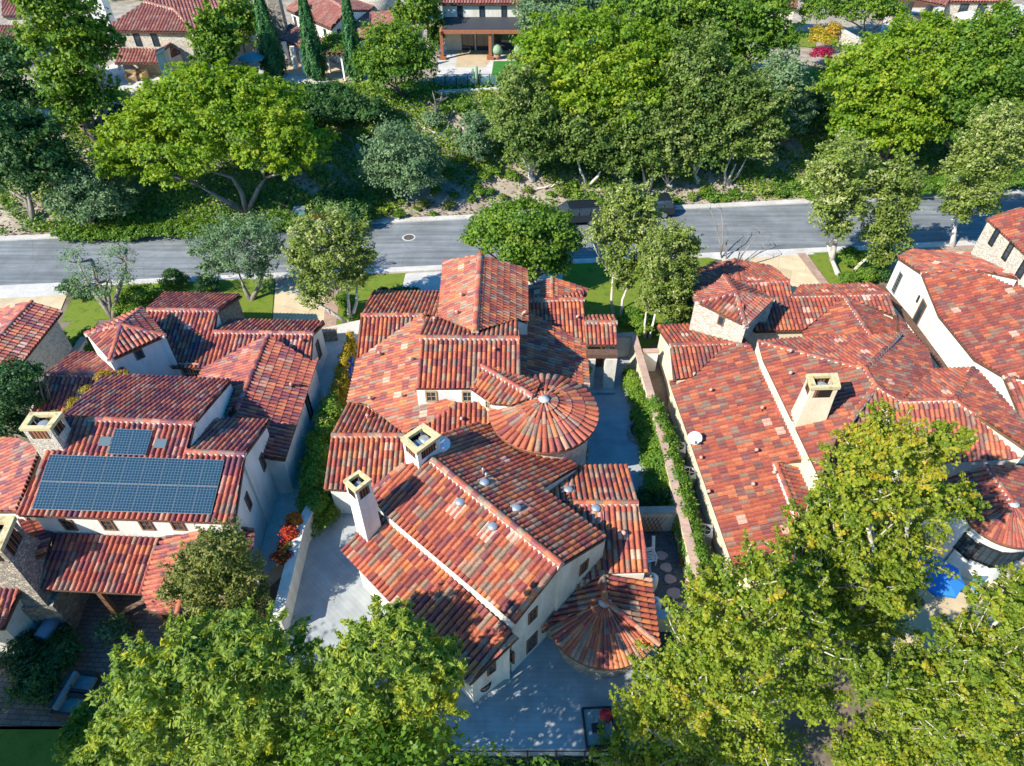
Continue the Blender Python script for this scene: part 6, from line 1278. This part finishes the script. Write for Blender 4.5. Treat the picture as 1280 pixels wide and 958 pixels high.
for x, y, l in [(438,466,'blue wheeled bin beside the golden topped hedge, the one farther from the camera'), (436.5,480,'blue wheeled bin beside the golden topped hedge, the one nearer the camera')]:
    r = item('wheeled_bin', x, y, 1.0, l, 'bin', 'blue bins by the hedge', .1); q = MB(); q.hexa([np.array(v) for v in [(-.24,-.26,0),(.24,-.26,0),(.24,.26,0),(-.24,.26,0),(-.3,-.34,.98),(.3,-.34,.98),(.3,.34,.98),(-.3,.34,.98)]]); put(q, r, 'bin_body', 'binblue')
    q = MB(); q.hexa([np.array(v) for v in [(-.33,-.38,.99),(.33,-.38,.99),(.33,.38,.99),(-.33,.38,.99),(-.28,-.33,1.1),(.28,-.33,1.1),(.28,.33,1.1),(-.28,.33,1.1)]]); put(q, r, 'lid', 'binblue')
    for s in (-1, 1): q = MB(); q.tube([(s*.3-.03, .3, .12), (s*.3+.03, .3, .12)], [.12, .12], 12); put(q, r, 'wheel', 'tyre')
for x, y, l in [(845.5,571,'grey air conditioner unit in the side passage, farthest of three'), (858,603,'grey air conditioner unit in the side passage, middle of three'), (877,675,'grey air conditioner unit in the side passage, nearest of three')]:
    r = item('air_conditioner', x, y, .76, l, 'air conditioner', 'air conditioners in the side passage', -.25); q = MB(); q.box((0,0,.4), (.72,.72,.8)); put(q, r, 'casing', 'galv'); q = MB(); q.lathe((0,0,.80), [(.3,.0),(.3,.03),(.26,.035),(.26,.012)], 20, close=False); q.box((0,0,.81),(.56,.03,.012)); q.box((0,0,.825),(.03,.56,.012)); put(q, r, 'fan_guard', 'metal'); q = MB(); q.lathe((0,0,.801),[(.25,0),(.25,.006)],20); put(q, r, 'fan_opening', 'black')
def lounge(x, y, rz, l):
    r = item('lounge_chair', x, y, .05, l, 'chair', 'lounge chairs on the brick patio', rz); q = MB(); q.box((0,0,.15),(.9,.9,.24)); put(q, r, 'base', 'wicker')
    for s in (-1, 1): q = MB(); q.box((0,s*.45,.32),(.95,.12,.6)); put(q, r, 'armrest', 'wicker')
    q = MB(); q.box((-.45,0,.42),(.14,.78,.8)); put(q, r, 'backrest', 'wicker'); q = MB(); q.box((.06,0,.35),(.74,.74,.16)); put(q, r, 'seat_cushion', 'cush'); q = MB(); q.box((-.3,0,.58),(.16,.72,.42)); put(q, r, 'back_cushion', 'cush')
lounge(107, 862, -.12, 'dark wicker lounge chair with grey cushions, the upper one of a pair'); lounge(94, 885, -.12, 'dark wicker lounge chair with grey cushions, the lower one beside the sapling')
r = item('grill', 72, 800, .05, 'covered grill on a dark cabinet beside the huge stone chimney', 'grill', None, -.15); q = MB(); q.box((0,0,.42),(1.0,1.2,.84)); put(q, r, 'cabinet', 'wicker'); q = MB(); q.tube([(0,-.42,.95),(0,.42,.95)],[.32,.32],12); put(q, r, 'grill_cover', 'grillcover')
def parasol(x, y, zb, l, m, R, H):
    r = item('parasol', x, y, zb, l, 'parasol', None, .3); q = MB(); q.tube([(0,0,0),(0,0,H+.5)],[.03,.03],8); put(q, r, 'pole', 'metal'); q = MB(); q.lathe((0,0,0),[(.28,0),(.28,.1),(.05,.14)],14); put(q, r, 'base', 'black')
    q = MB(); n = 8; ap = (0,0,H+.45); rim = [(R*math.cos(2*math.pi*k/n), R*math.sin(2*math.pi*k/n), H) for k in range(n)]
    for k in range(n):
        a, b = rim[k], rim[(k+1)%n]; mid = ((a[0]+b[0])/2*.96,(a[1]+b[1])/2*.96,H+.02); q.face([ap, a, mid]); q.face([ap, mid, b])
        q.face([a, (a[0],a[1],H-.14), (mid[0],mid[1],H-.12), mid]); q.face([mid, (mid[0],mid[1],H-.12), (b[0],b[1],H-.14), b])
    put(q, r, 'canopy', m)
    for k in range(n): q = MB(); q.tube([(0,0,H+.38), (rim[k][0]*.97, rim[k][1]*.97, H-.03)],[.014,.014],4); put(q, r, 'rib', 'metal')
def pbase(x, y, h, zb): c = at(x, y, zb+h); return proj((c[0], c[1], zb))
bx, by = pbase(1174, 718, 2.3, .05); parasol(bx, by, .05, 'bright blue parasol over the paved terrace at lower right', 'umb_blue', 1.05, 2.2)
bx, by = pbase(1213, 17, 2.4, 5.05); parasol(bx, by, 5.05, 'white parasol at the top right corner', 'umb_white', 1.35, 2.2)
bx, by = pbase(314, 70, 2.2, 5.05); parasol(bx, by, 5.05, 'dull teal parasol left of the leftmost cypress', 'umb_teal', 1.25, 2.1)
r = item('chair', 1217, 742, .05, 'small teal garden chair beside the blue parasol', 'chair'); q = MB(); q.box((0,0,.42),(.5,.5,.06)); put(q, r, 'seat', 'umb_teal'); q = MB(); q.box((0,.24,.7),(.5,.05,.5)); put(q, r, 'backrest', 'umb_teal')
for sx in (-1,1):
    for sy in (-1,1): q = MB(); q.box((sx*.22,sy*.21,.2),(.05,.05,.39)); put(q, r, 'leg', 'umb_teal')
# round planter in the court
r = item('round_planter', 803, 543, .8, 'round dark planter ring set into the court by the hedge', 'planter'); q = MB(); q.lathe((0,0,0),[(.85,0),(.85,.32),(.68,.32),(.68,.12)],28,close=False); put(q, r, 'rim', 'stone_grey'); q = MB(); q.lathe((0,0,.1),[(.68,0),(.68,.05)],24); put(q, r, 'soil', 'lotsoil')
shrub('potted_plant', 'reddish sparse plant growing in the round planter of the court', 'plant', [(803,537,1.25,.35,.35,.4)], 'olivebrown', .10, dens=.5)
# gravel bed things
r = item('garden_chair', 811, 703, .87, 'white slatted garden chair on the gravel beside the eave', 'chair', None, .2)
for k in range(4): q = MB(); q.box((0,-.2+k*.13,.42),(.5,.09,.03)); put(q, r, 'seat_slat', 'white')
for sx in (-.23,.23): 
    q = MB(); q.box((sx,-.2,.3),(.05,.05,.6)); put(q, r, 'leg', 'white'); q = MB(); q.box((sx,.24,.42),(.05,.05,.84)); put(q, r, 'leg', 'white'); q = MB(); q.box((sx,0,.62),(.06,.5,.03)); put(q, r, 'armrest', 'white')
q = MB(); q.box((0,.24,.68),(.42,.03,.3)); put(q, r, 'backrest', 'white')
for x, y, l in [(812,736,'pale round tank by the wall below the eave, nearer the back of the gravel bed'), (816,766,'pale round tank by the wall below the eave, near the low front wall')]:
    r = item('water_tank', x, y, .87, l, 'tank', 'pale tanks along the house wall'); q = MB(); q.lathe((0,0,0),[(.26,0),(.28,.5),(.26,.9),(.1,1.0)],16); put(q, r, 'tank', 'white'); q = MB(); q.lathe((0,0,1.0),[(.08,0),(.08,.06)],10); put(q, r, 'cap', 'galv')
r = item('plank', 814.5, 690, .87, 'white plank leaning near the lattice in the gravel bed', 'plank', None, 0); q = MB(); q.hexa([np.array(v) for v in [(-.07,-.5,0),(.07,-.5,0),(.07,-.44,0),(-.07,-.44,0),(-.07,.2,.9),(.07,.2,.9),(.07,.26,.9),(-.07,.26,.9)]]); put(q, r, 'board', 'white')
r = item('lattice', 802, 668, .87, 'brown criss cross lattice leaning on the back wall of the gravel bed', 'lattice', None, 0)
for k in range(6):
    for s in (-1, 1): q = MB(); q.tube([(-.5+k*.2, .02*s, .1 if s > 0 else 1.3), (-.5+k*.2+.5*1, .02*s, 1.3 if s > 0 else .1)], [.02,.02], 4); put(q, r, 'slat', 'redwood')
r = item('brick_box', 852.5, 701, .87, 'small red box standing on the gravel by the right wall', 'box', None, -.2); q = MB(); q.box((0,0,.2),(.28,.7,.4)); put(q, r, 'box_body', 'brickred'); q = MB(); q.box((0,0,.42),(.32,.74,.04)); put(q, r, 'lid', 'brickred')
r = item('firewood_stack', 862, 725, .87, 'stack of brown split logs along the right wall of the gravel bed', 'firewood', None, -.2); rg = np.random.default_rng(4)
for k in range(36): q = MB(); yy = -.85+(k%12)*.15; q.tube([(-.2+rg.normal()*.02, yy, .08+.14*(k//12)), (.2+rg.normal()*.02, yy, .08+.14*(k//12))], [.07,.065], 6, smooth=False); put(q, r, 'log', 'flag' if k%3 else 'wood')
r = item('flower_pot', 864, 747, .87, 'white pot with a small plant near the front of the gravel bed', 'pot'); q = MB(); q.lathe((0,0,0),[(.16,0),(.22,.36),(.18,.36),(.17,.3)],16); put(q, r, 'pot', 'white')
q = MB(); rg = np.random.default_rng(5)
for k in range(14): a = rg.uniform(0,6.28); q.tube([(0,0,.3),(.15*math.cos(a),.15*math.sin(a),.55),(.28*math.cos(a),.28*math.sin(a),.5)],[.02,.015,.004],4)
put(q, r, 'leaves', 'plantgreen') if 'plantgreen' in M else M.__setitem__('plantgreen', plain('plantgreen', (.05,.13,.03), .6)) or put(q, r, 'leaves', 'plantgreen')
# lower patio
r = item('urn', 604, 862, 1.21, 'black urn on the patio under the corner of the diagonal lower roof', 'urn'); q = MB(); q.lathe((0,0,0),[(.2,0),(.12,.12),(.3,.45),(.34,.7),(.26,.72),(.24,.6)],18); put(q, r, 'urn_body', 'black')
r = item('daybed', 748, 912, 1.21, 'low framed daybed with a red cushion at the patio edge by the sycamore', 'daybed', None, .05); q = MB(); q.box((0,0,.2),(1.0,1.3,.1)); put(q, r, 'mattress', 'cush')
for s in (-1,1): q = MB(); q.box((s*.53,0,.16),(.06,1.4,.3)); put(q, r, 'frame', 'black'); q = MB(); q.box((0,s*.68,.16),(1.0,.06,.3)); put(q, r, 'frame', 'black')
q = MB(); q.lathe((.3,.35,.26),[(.02,0),(.24,.06),(.24,.14),(.02,.2)],14); put(q, r, 'cushion', 'redp'); q = MB(); q.box((-.1,-.05,.30),(.35,.3,.1)); put(q, r, 'cushion', 'black')
def fence(name, pts, zb, hgt, label, mat='black', rails=2, glass=None, posts=8):
    P = [at(x, y, zb) for x, y in pts]; r = empty(name, P[0], label, 'fence'); a, b = P[0], P[-1]
    for k in range(posts+1): q = MB(); p = a+(b-a)*k/posts; q.box((p[0], p[1], zb+hgt/2), (.06,.06,hgt)); q.build('post', M[mat], r)
    for k in range(rails): q = MB(); z = zb+hgt*(1-.8*k/max(1, rails-1))-.03; q.tube([(a[0],a[1],z),(b[0],b[1],z)],[.022,.022],4); q.build('rail', M[mat], r)
    if glass:
        d = (b-a)/np.linalg.norm(b-a); q = MB(); q.box(((a[0]+b[0])/2, (a[1]+b[1])/2, zb+hgt*.5), (np.linalg.norm(b-a), .012, hgt*.7), ax=(d, np.array([-d[1], d[0], 0]), np.array([0,0,1.]))); q.build('glass_panel', M[glass], r)
def clearglass():
    m, nt, b = newmat('clearglass'); t = N(nt, 'ShaderNodeBsdfTransparent'); t.inputs[0].default_value = (.72,.86,.92,1); mx = N(nt, 'ShaderNodeMixShader'); mx.inputs[0].default_value = .25; b.inputs['Base Color'].default_value = (.2,.35,.42,1); b.inputs['Roughness'].default_value = .08
    nt.links.new(t.outputs[0], mx.inputs[1]); nt.links.new(b.outputs[0], mx.inputs[2]); nt.links.new(mx.outputs[0], nt.nodes['Material Output'].inputs[0]); return m
M['clearglass'] = clearglass()
fence('fence', [(553,950),(765,950)], .7, .9, 'thin black fence along the bottom edge of the middle patio', 'black', 2, None, 6)
fence('glass_fence', [(543,109),(640,108)], 5.3, 1.1, 'glass fence on dark posts along the terrace edge below the awning', 'black', 1, 'clearglass', 7)
# terrace things
r = item('pergola', 422, 96, 5.05, 'dark timber pergola with crossed rafters between two cypresses', 'pergola', None, -.25)
for sx in (-1.2, 1.2):
    for sy in (-.9, .9): q = MB(); q.box((sx,sy,1.1),(.16,.16,2.2)); put(q, r, 'post', 'white')
for sy in (-.9,.9): q = MB(); q.box((0,sy,2.28),(3.2,.14,.16)); put(q, r, 'beam', 'fascia')
for k in range(7): q = MB(); q.box((-1.4+k*.47,0,2.43),(.09,2.6,.14)); put(q, r, 'rafter', 'fascia')
for k in range(4): q = MB(); q.box((0,-.9+k*.6,2.54),(3.1,.07,.07)); put(q, r, 'batten', 'fascia')
r = item('cactus', 596, 108, 5.35, 'tall pale green columnar cactus by the glass fence', 'cactus')
q = MB(); q.tube([(0,0,0),(.02,0,1.0),(0,0,1.7),(0,0,1.78)],[.14,.16,.14,.04],10); put(q, r, 'stem', 'cactus') if 'cactus' in M else M.__setitem__('cactus', plain('cactus', (.22,.32,.20), .7)) or put(q, r, 'stem', 'cactus')
for s, z0, z1 in ((-1,.7,1.5),(1,.9,1.4)): q = MB(); q.tube([(0,0,z0),(s*.3,0,z0+.05),(s*.34,0,z1),(s*.34,0,z1+.06)],[.09,.1,.1,.03],8); put(q, r, 'arm', 'cactus')
r = item('sofa', 664, 66, 5.05, 'brown outdoor sofa with blue cushions under the right end of the awning', 'sofa'); q = MB(); q.box((0,0,.25),(2.2,.9,.4)); put(q, r, 'base', 'redwood'); q = MB(); q.box((0,.4,.6),(2.2,.15,.5)); put(q, r, 'backrest', 'redwood'); q = MB(); q.box((0,-.05,.5),(2.0,.7,.14)); put(q, r, 'seat_cushion', 'umb_blue')
for x, y, l, rr in [(622,74,'round grey green potted bush beside the middle awning post',.5),(647,74,'smaller potted bush at the edge of the green lawn',.4)]:
    r = item('planter', x, y, 5.06, l, 'potted plant', 'potted bushes on the terrace'); q = MB(); q.lathe((0,0,0),[(rr*.5,0),(rr*.7,.45),(rr*.6,.45),(rr*.58,.4)],14); put(q, r, 'pot', 'pot'); q = MB(); q.lathe((0,0,.4),[(rr*.5,0),(rr*.95,.25),(rr,.5),(rr*.7,.8),(.05,.95)],12); put(q, r, 'bush', 'cactus')
r = item('outdoor_kitchen', 1144, 30, 5.05, 'dark outdoor counter in front of the loggia at upper right', 'counter', None, -.1); q = MB(); q.box((0,0,.45),(2.2,.8,.9)); put(q, r, 'cabinet', 'stone_grey'); q = MB(); q.box((0,0,.93),(2.4,.95,.06)); put(q, r, 'worktop', 'umb_teal')
for x, y, l, rz in [(166,101,'wicker armchair on the shaded patio of the stone house, left one',.3),(178,99,'wicker armchair on the shaded patio of the stone house, right one',-.3)]:
    r = item('armchair', x, y, 5.05, l, 'chair', 'armchairs on the upper left patio', rz); q = MB(); q.box((0,0,.22),(.9,.85,.44)); put(q, r, 'seat', 'frame_wood'); q = MB(); q.box((0,.38,.55),(.9,.14,.6)); put(q, r, 'backrest', 'frame_wood')
    for s in (-1,1): q = MB(); q.box((s*.42,0,.4),(.12,.8,.5)); put(q, r, 'armrest', 'frame_wood')
# bank: boulders, dead shrub, utility boxes
rg = np.random.default_rng(21); mb = MB()
for k in range(90):
    x, y = 552+rg.normal()*17, 168+rg.normal()*6; p = at_g(x, y, 0); s = .10+.14*rg.random(); V = [p+v*s*(.7+.5*rg.random()) for v in ell(rg, 10)]
    bm = bmesh.new(); [bm.verts.new(v) for v in V]; bmesh.ops.convex_hull(bm, input=bm.verts); bm.verts.ensure_lookup_table(); bm.verts.index_update(); mb.mesh([v.co for v in bm.verts], [[v.index for v in f.verts] for f in bm.faces]); bm.free()
M['rock'] = noisy('rock', (.34,.31,.27), (.52,.49,.44), 6, 5)
tag(mb.build('rock_pile', M['rock']), kind='stuff')
o = bare_tree('bare_tree', 'leafless grey tree standing on the rubble patch of the bank', [[(545,150,0),(545,138,1),(544,126,2),(541,116,2.8)],[(545,150,0),(549,130,1.5),(552,120,2.3)]], .1); o['group'] = 'bare trees on the bank'
shrub('shrub', 'silvery spreading shrub around the leafless tree on the bank', 'shrub', [(543,150,.4,1.2,.6,.6)], 'olive', .2, .9)
r = item('utility_box', 377, 272, 0, 'grey green utility box on the far kerb left of the flowering hedge', 'utility box', None, 0, True); q = MB(); q.box((0,0,.4),(.9,.6,.8)); put(q, r, 'cabinet', 'umb_teal'); q = MB(); q.box((0,0,.82),(.96,.66,.05)); put(q, r, 'lid', 'galv')
r = item('utility_box', 393, 273, 0, 'small pale utility post on the far kerb right of the grey green box', 'utility box', None, 0, True); q = MB(); q.box((0,0,.3),(.3,.25,.6)); put(q, r, 'cabinet', 'white'); q = MB(); q.box((0,0,.62),(.34,.29,.04)); put(q, r, 'lid', 'galv')
for k, (x, y, a) in enumerate([(690,233,.6),(684,236,.2),(697,230,.9)]):
    r = item('fallen_branch', x, y, 0, 'pale fallen branch lying on the bare bank behind the parked car', 'branch', 'fallen branches on the bank', a, True); q = MB(); q.tube([(-.9,0,.08),(0,.05,.12),(.9,-.05,.06)],[.07,.06,.04],6); q.v = [tuple(world_of(r) @ Vector(v)) for v in q.v]; q.build('limb', M['bark_white'], r)
# ------------------------------------------------------------------ sky, sun, camera
SUN_EL, SUN_AZ = rad(39), None
sd = np.array([-0.83, -0.56]); sd /= np.linalg.norm(sd)          # towards the sun in plan
w = bpy.data.worlds.new('World'); SC.world = w; w.use_nodes = True; nt = w.node_tree
sk = nt.nodes.new('ShaderNodeTexSky'); sk.sky_type = 'NISHITA'; sk.sun_disc = False; sk.sun_elevation = SUN_EL; sk.sun_rotation = math.atan2(sd[0], sd[1])
sk.air_density = 1.2; sk.dust_density = .4; sk.ozone_density = 2.0
hs = nt.nodes.new('ShaderNodeHueSaturation'); hs.inputs['Saturation'].default_value = 1.55; nt.links.new(sk.outputs[0], hs.inputs['Color']); nt.links.new(hs.outputs[0], nt.nodes['Background'].inputs[0]); nt.nodes['Background'].inputs[1].default_value = 0.145
l = bpy.data.lights.new('sun', 'SUN'); l.energy = 5.0; l.angle = rad(.5); l.color = (1, .93, .80)
so = bpy.data.objects.new('sun', l); COL.objects.link(so)
dv = Vector((-sd[0]*math.cos(SUN_EL), -sd[1]*math.cos(SUN_EL), -math.sin(SUN_EL))); so.rotation_euler = dv.to_track_quat('-Z', 'Y').to_euler(); so.location = (-30, -20, 60)
cam = bpy.data.cameras.new('camera'); co = bpy.data.objects.new('camera', cam); COL.objects.link(co); SC.camera = co
co.location = (0, 0, CAMH); co.rotation_euler = (math.pi/2-PITCH, 0, 0); cam.sensor_fit = 'HORIZONTAL'; cam.sensor_width = 36; cam.lens = F/1280*36; cam.clip_end = 1500; cam.clip_start = .1
SC.view_settings.view_transform = 'Standard'; SC.view_settings.look = 'None'; SC.view_settings.gamma = 1; SC.view_settings.use_curve_mapping = False; SC.view_settings.exposure = 0.80
SC.render.engine = 'CYCLES'
